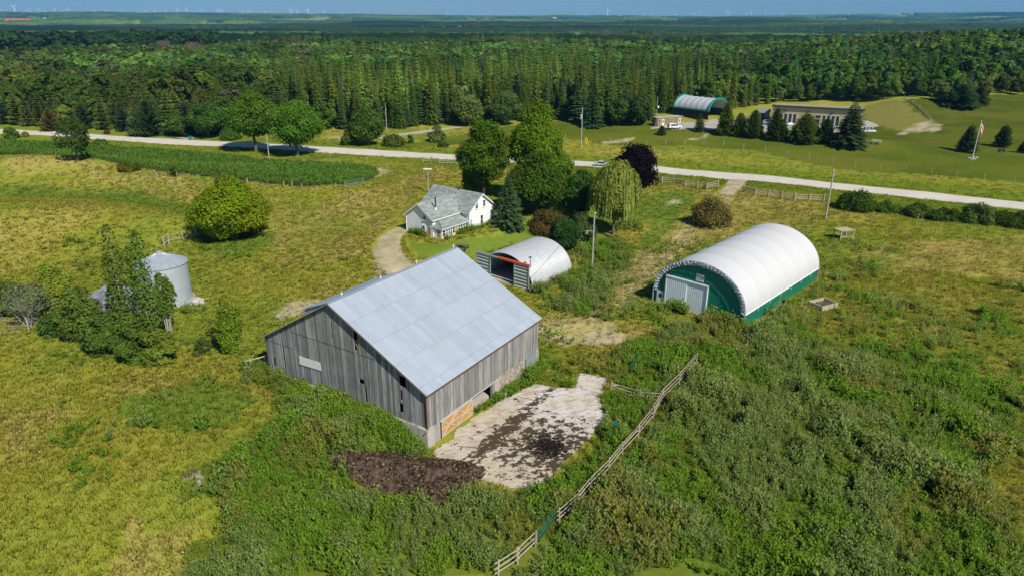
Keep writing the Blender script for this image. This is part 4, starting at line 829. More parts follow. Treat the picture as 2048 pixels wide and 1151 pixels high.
# --- the farmhouse
def house():
    zb = 1.72; t = frame_thing('farmhouse', 'white clapboard farmhouse with grey shingle roofs and a glazed side porch', 'house', HOUSE, zb - .1)
    W, L, ze, zk = 6.95, 11.4, 3.75, 6.3; wx, wl, ww, wze, wzk = 2.27, 7.14, 6.46, 3.5, 5.7
    w_ = MB(); w_.prism([(0, 0, -.4), (W, 0, -.4), (W, 0, ze), (W / 2, 0, zk), (0, 0, ze)], (0, .15, 0)); w_.prism([(0, L - .15, -.4), (W, L - .15, -.4), (W, L - .15, ze), (W / 2, L - .15, zk), (0, L - .15, ze)], (0, .15, 0))
    w_.box(0, .15, .15, L - .15, -.4, ze); w_.box(W - .15, W, .15, L - .15, -.4, ze); w_.build('main_wall', M['clap'], t)
    w_ = MB(); y0, y1 = wx, wx + ww; w_.prism([(-wl, y0, -.4), (-wl, y1, -.4), (-wl, y1, wze), (-wl, (y0 + y1) / 2, wzk), (-wl, y0, wze)][::-1], (.15, 0, 0)); w_.box(-wl + .15, 0, y0, y0 + .15, -.4, wze); w_.box(-wl + .15, 0, y1 - .15, y1, -.4, wze); w_.build('wing_wall', M['clap'], t)
    def slab_(a, b, c, d, name='roof', mat='shingle', th=.12, uvf=None):
        n = (Vector(b) - Vector(a)).cross(Vector(d) - Vector(a)).normalized(); n = n if n.z > 0 else -n
        o = MB().prism([a, b, c, d], n * th).build(name, M[mat], t); A_ = Vector(a); U = (Vector(b) - A_).normalized(); V_ = n.cross(U); uvs(o, lambda p: ((p - A_).dot(U), (p - A_).dot(V_))); return o
    ov = .38; s1 = (zk - ze) / (W / 2); s2 = (wzk - wze) / (ww / 2)
    slab_((-ov, -ov, ze - s1 * ov), (-ov, L + ov, ze - s1 * ov), (W / 2, L + ov, zk), (W / 2, -ov, zk)); slab_((W + ov, -ov, ze - s1 * ov), (W + ov, L + ov, ze - s1 * ov), (W / 2, L + ov, zk), (W / 2, -ov, zk))
    yr = (y0 + y1) / 2; xi = (wzk - ze) / s1
    slab_((-wl - ov, y0 - ov, wze - s2 * ov), (-.15, y0 - ov, wze - s2 * ov), (xi, yr, wzk), (-wl - ov, yr, wzk)); slab_((-wl - ov, y1 + ov, wze - s2 * ov), (-.15, y1 + ov, wze - s2 * ov), (xi, yr, wzk), (-wl - ov, yr, wzk))
    tr = MB()
    for (a, b) in (((-ov, -ov, ze - s1 * ov - .04), (W / 2, -ov, zk - .04)), ((W + ov, -ov, ze - s1 * ov - .04), (W / 2, -ov, zk - .04)), ((-wl - ov, y0 - ov, wze - s2 * ov - .04), (-wl - ov, yr, wzk - .04)), ((-wl - ov, y1 + ov, wze - s2 * ov - .04), (-wl - ov, yr, wzk - .04)), ((-wl - ov, y0 - ov - .03, wze - s2 * ov - .02), (-.2, y0 - ov - .03, wze - s2 * ov - .02)), ((-ov - .03, -ov, ze - s1 * ov - .02), (-ov - .03, 1.9, ze - s1 * ov - .02)), ((W + ov + .03, -ov, ze - s1 * ov - .02), (W + ov + .03, L + ov, ze - s1 * ov - .02))):
        tr.beam(a, b, .06, .20)
    for x, y, z in ((-.01, -.01, ze), (W + .01, -.01, ze), (-wl - .01, y0 - .01, wze), (-wl - .01, y1 + .01, wze)): tr.box(x - .05, x + .05, y - .05, y + .05, -.3, z - .1)
    tr.beam((-wl - .03, y0 + .1, 2.15), (-wl - .03, y0 + .1, 2.15 + .1), .02); tr.build('white_trim', M['white'], t)
    MB().beam((-.05, y0 - ov, wze + .02), (xi, yr, wzk + .14), .16, .05).beam((xi, yr, wzk + .14), (-.05, y1 + ov, wze + .02), .16, .05).build('valley_flashing', M['darkroof'], t)
    # porch: hipped lean-to with a row of windows
    px0, px1, py = -7.0, -.05, .3; pz, pt = 1.98, 2.92
    slab_((px0 - .2, py - .25, pz - .08), (px1, py - .25, pz - .08), (px1, wx, pt), (px0 + 1.3, wx, pt), 'porch_roof'); slab_((px0 - .2, py - .25, pz - .08), (px0 + 1.3, wx, pt), (px0 - .2, wx, pz - .02), (px0 - .21, wx - .01, pz - .02), 'porch_roof')
    MB().beam((px0 - .22, py - .28, pz - .1), (px1, py - .28, pz - .1), .05, .16).beam((px0 - .22, py - .28, pz - .1), (px0 - .22, wx, pz - .05), .05, .16).build('porch_eave', M['white'], t)
    pw = MB(); pw.box(px0, px1, py, py + .1, -.4, .58); pw.box(px0, px1, py, py + .1, 1.72, 1.95); xs = [-6.95, -6.05, -5.45, -4.85, -4.3, -3.55, -2.75, -2.15, -1.5, -.85, -.05]
    for x in xs: pw.box(x - .07, x + .07, py - .005, py + .1, .58, 1.72)
    pw.box(-4.3, -4.2, py, py + .1, -.3, 1.72); pw.box(px0, px0 + .1, py + .1, wx, -.4, .2); pw.box(px0, px0 + .1, py + .1, .62, .2, 1.95); pw.box(px0, px0 + .1, 1.45, wx, .2, 1.95); pw.build('porch_wall', M['white'], t)
    for i, (a, b) in enumerate(zip(xs, xs[1:])):
        if i == 5: continue
        window(t, (a + .09, py, .62), (1, 0, 0), (0, -1, 0), b - a - .18, 1.06, 'porch_window', fw=.05, sill=False)
    yd = plain('ochre_door', (.50, .33, .08), .6); MB().box(-3.48, -2.82, py - .02, py + .05, -.2, 1.72).build('front_door', yd, t); MB().box(px0 - .02, px0 + .04, .66, 1.42, -.1, 1.7).build('side_door', plain('tan_door', (.38, .28, .14), .6), t)
    MB().box(-wl - .04, -wl, 2.72, 3.42, -.1, 1.85).build('rear_door', plain('faded_door', (.34, .27, .20), .7), t)
    for (x, z, a, b) in ((1.75, 3.85, .66, 1.1), (3.85, 3.9, .66, 1.1), (3.12, .7, .66, 1.6)): window(t, (x, 0, z), (1, 0, 0), (0, -1, 0), a, b)
    MB().prism([(.25, -.02, 1.0), (.70, -.02, 1.0), (.70, -.02, 2.1), (.25, -.02, 2.1)][::-1], (0, -.03, 0)).build('boarded_window', M['grey_pale'], t)
    for (y, z, a, b) in ((3.85, 3.0, .66, .68), (4.1, .55, .66, 1.35)): window(t, (-wl, y + a, z), (0, -1, 0), (-1, 0, 0), a, b)
    MB().tube((-4.85, 3.6, 3.9), (-4.85, 3.6, 6.6), .13, .13, 10).tube((-4.85, 3.6, 6.6), (-4.85, 3.6, 6.72), .18, .15, 10).build('stove_pipe', M['darkroof'], t); MB().tube((-4.85, 3.6, 4.2), (-4.85, 3.6, 4.9), .26, .16, 10).build('pipe_flashing', M['white'], t)
    MB().box(-1.4, 0, L - 3.2, L - .4, -.3, 3.1).build('rear_lean_to', M['clap'], t); slab_((-1.7, L - 3.5, 3.0), (-1.7, L - .2, 3.0), (-.1, L - .2, 3.5), (-.1, L - 3.5, 3.5)); MB().box(W / 2 - .25, W / 2 + .25, L * .45, L * .45 + .5, zk - .3, zk + .08).build('ridge_vent', M['shingle'], t)
    tw = MB()
    for i in range(3): tw.tube((1.1 + i * 1.6, L * .0 + i * 3.6, zk), (1.1 + i * 1.6, i * 3.6, zk + .01), .001)
house()
# --- arched steel hut with sliding doors
def arch_rows(L, W, zs, zt, x_of, r_of, nx, na=40, p=1.0):
    rows = []
    for i in range(nx + 1):
        x = x_of(i / nx); row = []
        for j in range(na + 1):
            a = math.pi * j / na; dr = r_of(i / nx, a); row.append((x, W / 2 - (W / 2 + dr) * math.cos(a), zs + (zt - zs + dr) * math.sin(a) ** p))
        rows.append(row)
    return rows
def quonset():
    t = frame_thing('arched_steel_hut', 'ribbed grey steel arched hut with an open sliding door under an orange header', 'hut', QUON, T(5, 102)); L, W, zt = 10.38, 10.48, 4.63
    nx = 18 * 8; rib = lambda u, a: .13 * max(-1, min(1, 2.2 * math.sin(u * 18 * 2 * math.pi)))
    m_ = MB(); rows = arch_rows(L, W, 0, zt, lambda u: u * L, rib, nx, 36, .92); m_.grid(rows); rin = arch_rows(L, W, 0, zt, lambda u: u * L, lambda u, a: rib(u, a) - .03, nx, 36, .92); m_.grid(rin); m_.build('shell', M['quonset'], t, True)
    b = MB(); n = 24
    for k in (L - .12, ): b.prism([(k, W / 2 - W / 2 * math.cos(math.pi * j / n), zt * math.sin(math.pi * j / n) ** .92) for j in range(n + 1)][::-1], (.06, 0, 0))
    b.build('end_wall', M['quonset'], t); MB().box(-.4, L, .3, W - .3, -.3, .16).build('floor_slab', M['concrete'], t)
    def door(y0, y1, name):
        d = MB(); n = 7; h = 3.72
        for i in range(n * 6):
            z0 = h * i / (n * 6); z1 = h * (i + 1) / (n * 6); f0 = .06 * max(-1, min(1, 2 * math.sin(2 * math.pi * i / 6))); f1 = .06 * max(-1, min(1, 2 * math.sin(2 * math.pi * (i + 1) / 6))); d.hexa([(-.42 - f0, y0, z0), (-.34, y0, z0), (-.34, y1, z0), (-.42 - f0, y1, z0), (-.42 - f1, y0, z1), (-.34, y0, z1), (-.34, y1, z1), (-.42 - f1, y1, z1)])
        o = d.build(name, M['grey_pale'], t); e = MB()
        for y in (y0, y1): e.box(-.52, -.32, y - .06, y + .06, -.05, h + .03)
        e.build('edge_post', M['steel_green'], o)
    door(.38, 3.12, 'sliding_door'); door(7.9, 10.68, 'sliding_door')
    MB().box(-.55, -.28, .25, 6.2, 3.74, 4.06).build('orange_header', M['orange'], t); MB().box(-.52, -.30, 6.2, 10.75, 3.76, 3.98).build('steel_header', M['galv'], t)
    MB().tube((.6, .9, 3.1), (.4, .8, 4.9), .03).tube((.5, .7, 3.3), (.4, .8, 4.9), .03).box(.25, .55, .65, .95, 4.8, 4.95).build('yard_lamp', M['darkroof'], t)
    c = MB(); pv = None
    for i in range(40):
        u = i / 39; a = math.pi * (.12 + .20 * u); q = Vector((u * L, W / 2 - (W / 2 + .11) * math.cos(a), (zt + .11) * math.sin(a) ** .92))
        if pv: c.tube(pv, q, .03, .03, 4, cap=False)
        pv = q
    c.build('cable', M['black'], t)
quonset()
# --- green metal and white membrane building
def green():
    t = frame_thing('membrane_building', 'green metal storage building under a white arched membrane roof', 'storage building', GREEN); L, W, zs, zt = 24.36, 13.65, 2.0, 7.47
    pts = [(0, 0, -.4), (0, W, -.4), (0, W, zs)] + [(0, W / 2 - (W / 2 - .08) * math.cos(math.pi * j / 40), zs + (zt - zs - .1) * math.sin(math.pi * j / 40)) for j in range(39, 0, -1)] + [(0, 0, zs)]
    MB().prism(pts[::-1], (.1, 0, 0)).build('end_wall', M['green_rib'], t); MB().prism([(L, p[1], p[2]) for p in pts[::-1]], (-.1, 0, 0)).build('end_wall', M['green_rib'], t)
    MB().box(.12, L - .1, 0, .1, -.4, zs + .05).build('side_wall', M['green_side'], t); MB().box(.12, L - .1, W - .1, W, -.4, zs + .05).build('side_wall', M['green_side'], t)
    nb = 6; sag = lambda u, a: -.17 * abs(math.sin(u * nb * math.pi)) ** .8 * math.sin(a) ** .5 + .14
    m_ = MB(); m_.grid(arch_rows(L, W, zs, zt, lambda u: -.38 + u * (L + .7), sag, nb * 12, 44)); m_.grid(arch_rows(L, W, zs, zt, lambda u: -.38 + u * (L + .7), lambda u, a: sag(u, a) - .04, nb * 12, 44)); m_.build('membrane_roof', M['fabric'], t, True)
    for x, s in ((-.44, 1), (L + .36, -1)):
        g_ = np.random.default_rng(3); ro = []; 
        for j in range(121):
            a = math.pi * j / 120; row = []
            for q, (dr, dx) in enumerate(((.15, 0), (-.08, -.03), (-.30, .02), (-.52, .06))):
                wv = .045 * math.sin(j * 1.9 + q) + .03 * g_.normal(); row.append((x + s * (dx + wv * (q > 0)), W / 2 - (W / 2 + dr) * math.cos(a), zs + (zt - zs + dr) * math.sin(a)))
            ro.append(row)
        MB().grid(ro).build('folded_skirt', M['fold'], t, False)
    MB().beam((-.38, -.16, zs + .03), (L + .3, -.16, zs + .03), .06, .12).beam((-.38, W + .16, zs + .03), (L + .3, W + .16, zs + .03), .06, .12).build('roof_edge', M['white'], t)
    for x, y in ((-.42, -.06), (-.42, W + .06), (L + .35, -.06)): MB().box(x - .07, x + .07, y - .07, y + .07, -.3, zs + .1).build('corner_post', M['galv'], t)
    dr = MB(); dr.box(-.10, -.02, 5.68, 8.75, -.1, 4.3).build('sliding_door', M['white_rib'], t); MB().box(-.17, -.09, 8.72, 11.85, -.1, 4.3).build('sliding_door', M['white_rib'], t)
    f = MB(); f.box(-.20, -.0, 11.85, 12.0, -.2, 4.45); f.box(-.20, 0, 5.55, 5.68, -.2, 4.45); f.box(-.24, -.0, 5.55, 12.0, 4.32, 4.50); f.build('door_frame', M['white'], t)
    MB().box(-.07, -.01, 6.35, 7.55, 4.75, 5.75).build('vent_panel', M['grey_pale'], t)
    v = MB()
    for i in range(8): v.box(-.10, -.07, 6.40, 7.50, 4.80 + i * .115, 4.87 + i * .115)
    v.build('vent_louvre', M['white'], t)
    md = MB().box(-.07, -.01, 12.25, 13.3, -.2, 1.85).build('entry_door', M['white'], t); MB().box(-.09, -.07, 12.5, 12.95, .9, 1.5).build('door_window', M['glass'], md)
    MB().box(-.06, -.01, 1.2, 2.7, .05, 1.6).build('grey_hatch', M['galv'], t); MB().box(-.5, -.42, 6.35, 7.3, 7.2, 7.62).build('sign_plate', M['grey_pale'], t)
    ti = MB()
    for i in range(6): x = 3.5 + i * 3.6; ti.tube((x, -.2, zs + .05), (x, -.14, zs - .55), .03)
    ti.build('tie_strap', M['white'], t)
green()
# --- grain bins
def grainbin(name, label, loc, r, h, zt, mat, low=False):
    t = thing(name, label, 'grain bin', loc); n = 40; m_ = MB(); rows = []
    for z in (-.3, h): rows.append([(r * math.cos(2 * math.pi * i / n), r * math.sin(2 * math.pi * i / n), z) for i in range(n)])
    m_.grid(rows, close=True); m_.build('wall', M[mat], t, True)
    rf = MB(); rows = []
    for k in range(6):
        f = k / 5; rr = (r + .12) * (1 - f) + .35 * f; rows.append([(rr * math.cos(2 * math.pi * i / 96), rr * math.sin(2 * math.pi * i / 96), h - .02 + (zt - h) * f + (.05 if i % 4 == 0 else 0)) for i in range(96)])
    rf.grid(rows, close=True); rf.build('roof', M['galv' if not low else 'old_tin'], t)
    MB().tube((0, 0, zt - .05), (0, 0, zt + .25), .4, .36, 12).build('cap', M['galv'], t)
    MB().tube((0, 0, -.3), (0, 0, .12), r + .3, r + .3, 32).build('base_slab', M['concrete'], t)
    if not low:
        ld = MB()
        for s in (-.2, .2): a = R(-110); ld.tube((r * math.cos(a) - s * math.sin(a), r * math.sin(a) + s * math.cos(a) - .1, .1), (r * math.cos(a) - s * math.sin(a), r * math.sin(a) + s * math.cos(a) - .1, h), .02, .02, 5)
        ld.build('ladder', M['galv'], t)
grainbin('grain_bin', 'tall round galvanised grain bin with a ribbed cone roof', BINC, 3.25, 5.4, 6.75, 'bin')
grainbin('grain_bin', 'low grain bin with stained tin roof half hidden by poplars', BINC2, 3.0, 2.3, 4.0, 'old_tin', True)
# --- far side of the road: canopy hall, site trailer, long beige building, small shed
def ground_line(a, b): a, b = P(*a), P(*b); return a, b, math.atan2(b.y - a.y, b.x - a.x), (b - a).length
def canopy_hall():
    yw = R(-50); c0 = P(1415, 245) - Vector((math.cos(yw), math.sin(yw), 0)) * 17.0; c0.z = T(c0.x, c0.y); t = thing('canopy_hall', 'open-ended hall with white arched canopy edged in teal, behind the trailer', 'hall', (c0.x, c0.y, c0.z), yw); L, W = 17.0, 12.5; zs, zt = 3.2, 7.6
    m_ = MB(); f = lambda u, a: -.22 * abs(math.sin(u * 6 * math.pi)) * math.sin(a) ** .5
    m_.grid(arch_rows(L, W, zs, zt, lambda u: u * L, f, 48, 30)); m_.grid(arch_rows(L, W, zs, zt, lambda u: u * L, lambda u, a: f(u, a) - .05, 48, 30)); m_.build('canopy', plain('grey_white_canopy', (.40, .43, .47), .6), t, True)
    e = MB()
    for x in (-.1, L + .1):
        for j in range(30):
            a, b = math.pi * j / 30, math.pi * (j + 1) / 30; q = lambda s: (x, W / 2 - (W / 2 + .1) * math.cos(s), zs + (zt - zs + .1) * math.sin(s)); e.beam(q(a), q(b), .7, .45, up=(1, 0, 0))
    e.box(-.3, L + .3, -.25, .05, zs - .35, zs + .25); e.box(-.3, L + .3, W - .05, W + .25, zs - .35, zs + .25); e.build('teal_edge', M['teal'], t)
    MB().box(0, L, -.1, .1, -.3, zs - .35).box(0, L, W - .1, W + .1, -.3, zs - .35).box(-.1, .1, 0, W, -.3, zs + 1.2).build('side_panel', M['navy'], t)
    tr = MB()
    for x in (4, 8, 12): 
        for j in range(16):
            a, b = math.pi * j / 16, math.pi * (j + 1) / 16; q = lambda s: (x, W / 2 - (W / 2 - .4) * math.cos(s), zs + (zt - zs - .4) * math.sin(s)); tr.tube(q(a), q(b), .08, .08, 5, cap=False)
    tr.build('truss', M['galv'], t)
canopy_hall()
def trailer():
    c0 = P(1314, 254); t = thing('site_trailer', 'olive brown site trailer with a flat roof beside the yard', 'trailer', (c0.x, c0.y, c0.z), R(25)); L, W, h = 11.0, 3.2, 3.0
    MB().box(0, L, 0, W, .3, h).build('body', M['olive'], t); MB().box(-.12, L + .12, -.12, W + .12, h, h + .14).build('roof', M['patio'], t); MB().box(.2, L - .2, .2, W - .2, -.2, .3).build('skirting', M['darkroof'], t)
    for x in (2.0, 9.2): d = MB().box(x, x + .95, -.05, .0, .35, 2.5).build('door', M['white'], t); MB().box(x + .25, x + .7, -.07, -.05, 1.2, 2.2).build('door_window', M['glass'], d)
    for x in (.6, 5.8): window(t, (x, 0, 1.2), (1, 0, 0), (0, -1, 0), .8, 1.2)
trailer()
def beige():
    a, b, yaw, _ = ground_line((1541, 252), (1722, 258)); t = thing('beige_building', 'long tan metal-clad building with tall window groups and a dark flat roof', 'building', (a.x, a.y, a.z - .2), yaw); L = 31.5; W = 12; h = 7.6
    MB().box(0, L, 0, W, -.5, h).build('wall', M['tan_metal'], t); MB().hexa([(-.5, -.9, h), (L + .5, -.9, h), (L + .5, W + .4, h - .9), (-.5, W + .4, h - .9), (-.5, -.9, h + .45), (L + .5, -.9, h + .45), (L + .5, W + .4, h - .45), (-.5, W + .4, h - .45)]).build('roof', M['darkroof'], t)
    MB().box(0, L, -.06, -.01, 5.3, 5.42).build('band', plain('tan_band', (.25, .21, .13), .6), t)
    def tall(x0, n, w_, z0, z1):
        for i in range(n): window(t, (x0 + i * (w_ + .28), 0, z0), (1, 0, 0), (0, -1, 0), w_, z1 - z0, 'window', bars=0, frame='pale_wall', fw=.14, sill=False)
    tall(2.7, 4, 1.35, 1.6, 5.2); tall(11.3, 1, 1.3, 2.4, 5.2); tall(15.4, 1, 2.1, 3.9, 5.2); tall(17.9, 4, 1.3, 1.6, 5.2); MB().box(15.4, 17.2, -.08, -.01, .4, 3.7).build('dark_door', M['black'], t)
    for x in (4.0, 12.2, 20.5): MB().box(x, x + 1.1, -.5, -.02, 6.1, 6.3).build('wall_lamp', M['darkroof'], t)
    MB().tube((27.5, 5, h), (27.5, 5, h + 1.3), .18, .18, 10).tube((27.5, 5, h + 1.3), (27.5, 5, h + 1.7), .35, .3, 10).build('roof_vent', M['galv'], t)
beige()
def shed():
    c0 = P(1515, 236); t = thing('garden_shed', 'small tan wooden shed with a grey roof beside the beige building', 'shed', (c0.x, c0.y, c0.z), R(-30)); w_ = plain('tan_shed_wood', (.42, .30, .18), .8)
    MB().box(0, 4, 0, 3.4, -.2, 2.2).prism([(0, 0, 2.2), (0, 3.4, 2.2), (0, 1.7, 3.4)][::-1], (4, 0, 0)).build('wall', w_, t); MB().prism([(-.3, -.35, 2.05), (4.3, -.35, 2.05), (4.3, 1.7, 3.5), (-.3, 1.7, 3.5)], (0, 0, .12)).prism([(-.3, 3.75, 2.05), (4.3, 3.75, 2.05), (4.3, 1.7, 3.5), (-.3, 1.7, 3.5)][::-1], (0, 0, .12)).build('roof', plain('grey_shed_roof', (.20, .22, .25), .7), t); MB().box(1.3, 2.6, -.04, 0, .9, 1.8).build('window', M['black'], t)
shed()
def far_barn(name, label, px, w_, d, h, hr, roof, wall, rz, hip=True, cat='barn'):
    c = P(*px); t = thing(name, label, cat, c, rz)
    MB().box(-w_ / 2, w_ / 2, -d / 2, d / 2, -2, h).build('wall', M[wall], t); o = .06 * w_; k = (w_ * .32) if hip else w_ / 2 + o; r = [(-w_ / 2 - o, -d / 2 - o, h), (w_ / 2 + o, -d / 2 - o, h), (w_ / 2 + o, d / 2 + o, h), (-w_ / 2 - o, d / 2 + o, h), (-w_ / 2 - o + (k if hip else 0), 0, hr), (w_ / 2 + o - (k if hip else 0), 0, hr)]
    m_ = MB(); m_.v = r; m_.f = [(0, 1, 5, 4), (2, 3, 4, 5), (1, 2, 5), (3, 0, 4), (0, 3, 2, 1)]; m_.t = [.5] * 5; m_.build('roof', M[roof], t); return t
far_barn('far_barn', 'steep purple-brown hipped roof rising out of the wood, narrower of two', (331, 113), 20, 20, 3.5, 14.5, 'purple_roof', 'purple_roof', R(20))
far_barn('far_barn', 'broad purple-brown hipped roof rising out of the wood with pale wall', (389, 114), 23, 22, 3.5, 14, 'purple_roof', 'pale_wall', R(-15))
far_barn('red_roofed_barn', 'long far barn with a red roof and white gable', (38, 47), 105, 30, 9, 22, 'red_roof', 'pale_wall', R(8), False)
far_barn('white_barn', 'long white building beside the far red roof', (5, 48), 60, 22, 7, 13, 'pale_wall', 'white', R(5), False)
far_barn('grey_roofed_barn', 'pale barn with grey roof on the plain, wider of the yellowish pair', (226, 67.5), 26, 14, 6, 11, 'darkroof', 'pale_wall', R(5), False)
far_barn('yellowish_barn', 'yellowish-walled farm building on the plain with grey roof', (247, 68), 24, 14, 6, 10, 'darkroof', 'yellow_wall', R(-5), False)
far_barn('low_white_shed', 'low white farm shed left of the grey-roofed barn', (186, 64.5), 24, 10, 4, 7, 'white', 'white', 0, False, 'shed')
for q, (u_, v_, w_, nm) in enumerate([(90, 39, 26, 'beyond the red roof'), (133, 31.5, 50, 'below the turbines of the skyline bend'), (210, 38, 28, 'above the yellowish barns'), (293, 39.5, 42, 'at the dark tree belt'), (355, 37, 40, 'above the purple roofs'), (898, 35.5, 60, 'by the low ridge, west one'), (1108, 39.5, 42, 'on the open plain'), (1239, 34.5, 48, 'close below the skyline'), (1505, 37, 60, 'above the canopy hall'), (1260, 49, 30, 'nearest on the plain'), (1845, 49, 20, 'left of the far hill'), (1898, 46.5, 22, 'at the foot of the far hill'), (357, 67.5, 14, 'at the far wood edge'), (730, 36, 50, 'above the plantation')]):
    far_barn('white_farmhouse', 'tiny white far farm building ' + nm, (u_, v_), w_ * .8, w_ * .45, w_ * .16, w_ * .3, 'white', 'white', R(q * 23 % 60 - 30), False, 'farm building')
# ---------------------------------------------------------------- single trees and shrubs
def height_at(b, py):
    z = b.z
    for _ in range(400):
        z += .1
        if pix(b.x, b.y, z)[1] < py: return z - b.z
    return z - b.z
def scale_at(b, z=2.0): return F / (b.y * cp - (b.z + z - H) * sp)       # px of the survey per metre
_sd = [900]
def make_tree(name, label, bp, top, hw, kind='round', col=MAPLE, cat='tree', group=None, leaf=None, n=None, th=None, nb=None):
    b = P(*bp); _sd[0] += 1; col = (min(.32, col[0] * 1.35), min(.38, col[1] * 1.28), col[2] * .85) if 'copper' not in name else col; g = np.random.default_rng(_sd[0]); s_ = scale_at(b); h = height_at(b, top); r_ = hw / s_; t = thing(name, label, cat, b, 0, group)
    tm = None; V = A = None
    px_m = s_ / 2; leaf = .72 * (leaf or min(.55, max(.16, 1.25 / px_m)))
    if kind in ('round', 'low', 'willow', 'sparse', 'column'):
        th = (.20 if kind == 'round' else .02 if kind == 'low' else .12) * h if th is None else th; rz = (h - th) / 2; area = 4 * math.pi * ((r_ * r_ * 2 + rz * rz) / 3); nq = n or int(min(30000, max(600, area / (leaf * leaf * 1.5) * (2.6 if kind != 'sparse' else 1.2))))
        nbb = nb or (int(20 + area / 6) if kind != 'low' else int(12 + area / 5)); nbb = min(nbb, 80)
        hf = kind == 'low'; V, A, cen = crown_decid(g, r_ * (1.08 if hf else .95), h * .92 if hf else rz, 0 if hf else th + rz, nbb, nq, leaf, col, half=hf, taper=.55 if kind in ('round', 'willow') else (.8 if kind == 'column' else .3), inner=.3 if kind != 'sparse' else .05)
        V = V - np.array([0, 0, 0]); kz = V[:, :, 2].min(1) > -.1; V, A = V[kz], A[kz]
        if kind == 'willow':
            m_ = 520; a = g.random(m_) * 6.28; f = g.random(m_) ** .5; st = np.stack([np.cos(a) * r_ * f, np.sin(a) * r_ * f, th + rz + rz * .9 * np.sqrt(1 - f * f * .8)], 1); VV = []; AA = []
            for i in range(m_):
                L_ = (2.0 + 4.5 * g.random()) * f[i] + 1; k = int(L_ / .32); d = np.array([math.cos(a[i]), math.sin(a[i]), 0])
                for j in range(k):
                    p = st[i] + d * (.12 * j * .3) + np.array([0, 0, -.32 * j]) + g.normal(size=3) * .05
                    if p[2] < .4: break
                    s1 = np.array([-d[1], d[0], 0]) * .13 + d * g.normal() * .05; VV.append([p, p - s1 + (0, 0, -.25), p + (0, 0, -.55), p + s1 + (0, 0, -.25)]); AA.append(np.array(WIL) * (.75 + .5 * g.random()) * (1.1 if i % 3 else .75))
            V = np.concatenate([V[:len(V) // 2], np.array(VV)]); A = np.concatenate([A[:len(A) // 2], np.array(AA)])
        lim = [cen[i] for i in range(0, len(cen), max(1, len(cen) // (14 if kind in ('round', 'sparse') else 8)))]
        tm = trunk_mesh(name + '_trunk', g, th + rz * .7, max(.08, r_ * (.07 if kind != 'column' else .05)), lim)
    elif kind == 'poplar':
        ns = nb or 6; lq = []; la = []; m_ = MB()
        for i in range(ns):
            a = g.random() * 6.28; rr_ = r_ * (.2 + .8 * g.random()) if i else 0; hh = h * (1 if i == 0 else .55 + .4 * g.random()); top_ = np.array([math.cos(a) * rr_, math.sin(a) * rr_, hh]); bs_ = np.array([math.cos(a), math.sin(a), 0]) * rr_ * .25
            m_.tube(bs_ + (0, 0, -.2), bs_ * .5 + top_ * .5, .07, .05, 6, cap=False); m_.tube(bs_ * .5 + top_ * .5, top_, .05, .015, 5, cap=False)
            for _ in range(7): f_ = .2 + .7 * g.random(); p_ = bs_ * (1 - f_) + top_ * f_; q_ = p_ + np.array([g.normal() * .35, g.normal() * .35, .7 + .5 * g.random()]); m_.tube(p_, q_, .025, .008, 4, cap=False)
            k = int((n or 4000) / ns); f_ = th / h + (1 - th / h) * g.random(k) ** .8; env = (np.sin(np.clip((f_ - th / h) / (1 - th / h), 0, 1) * math.pi) ** .5 * .34 + .08) * r_ * 1.5; ang = g.random(k) * 6.28; lump = .6 + .8 * vn(f_ * 9, ang * 1.2, i); rad = env * g.random(k) ** .4 * lump
            c_ = bs_[None] * (1 - f_[:, None]) + top_[None] * f_[:, None] + np.stack([np.cos(ang) * rad, np.sin(ang) * rad, g.normal(size=k) * .15], 1); kp = g.random(k) < .35 + 1.2 * (lump - .6); c_ = c_[kp]
            lq.append(leafq(c_, unit(np.stack([np.cos(ang), np.sin(ang), ang * 0 + .4], 1)[kp] + g.normal(size=c_.shape) * .5), leaf * (.6 + .8 * g.random(len(c_))), g)); la.append(np.array(col)[None] * (.75 + .5 * g.random((len(c_), 1))))
        V = np.concatenate(lq); A = np.concatenate(la); tm = bpy.data.meshes.new(name + '_trunk'); tm.from_pydata(m_.v, [], m_.f); tm.materials.append(M['pole']); tm.attributes.new('tint', 'FLOAT', 'FACE').data.foreach_set('value', m_.t); tm.update()
    elif kind == 'bare':
        m_ = MB(); up = Vector((0, 0, 1))
        def br(p, d, l, rr, k):
            q = p + d * l; m_.tube(p, q, rr, rr * .6, 5, cap=False)
            if k == 0: return
            for _ in range(3 if k > 1 else 4):
                nd = (d + Vector(g.normal(size=3)) * .62 + up * .12).normalized(); br(q, nd, l * (.62 + .25 * g.random()), rr * .58, k - 1)
        for _ in range(5): br(Vector((0, 0, -.1)), Vector((g.normal() * .45, g.normal() * .45, 1)).normalized(), h * .27, .045, 5)
        o = m_.build('branches', M['pole'], t); V, A, _c = crown_decid(g, r_ * .9, h * .35, h * .6, 40, 2200, .11, (.17, .20, .09), inner=.1)
    else:
        k = dict(spruce=dict(droop=.20, tw=8, fat=1.0, power=.8), pine=dict(droop=-.02, tw=8, fat=1.5, power=.55), cedar=dict(droop=-.30, tw=6, fat=1.5, power=.6))[kind]; big = h > 8
        V, A = crown_conifer(g, h, r_, .2 if kind != 'pine' else .1 * h, 30 if big else 20, 14 if big else 11, col, **k); tm = trunk_mesh(name + '_trunk', g, h * .9, .02 * h)
    obj('crown' if kind != 'low' else 'foliage', quads_mesh(name + '_crown', V, A, M['leaf']), t)
    if tm: obj('trunk' if kind != 'low' else 'stem', tm, t)
    return t
MT = make_tree
DKM = (.070, .135, .016); DK2 = (.068, .118, .022)
MT('maple_tree', 'tall dark maple on the near verge, left of the roadside pair', (512, 304), 184, 50, 'round', DKM, leaf=.36)
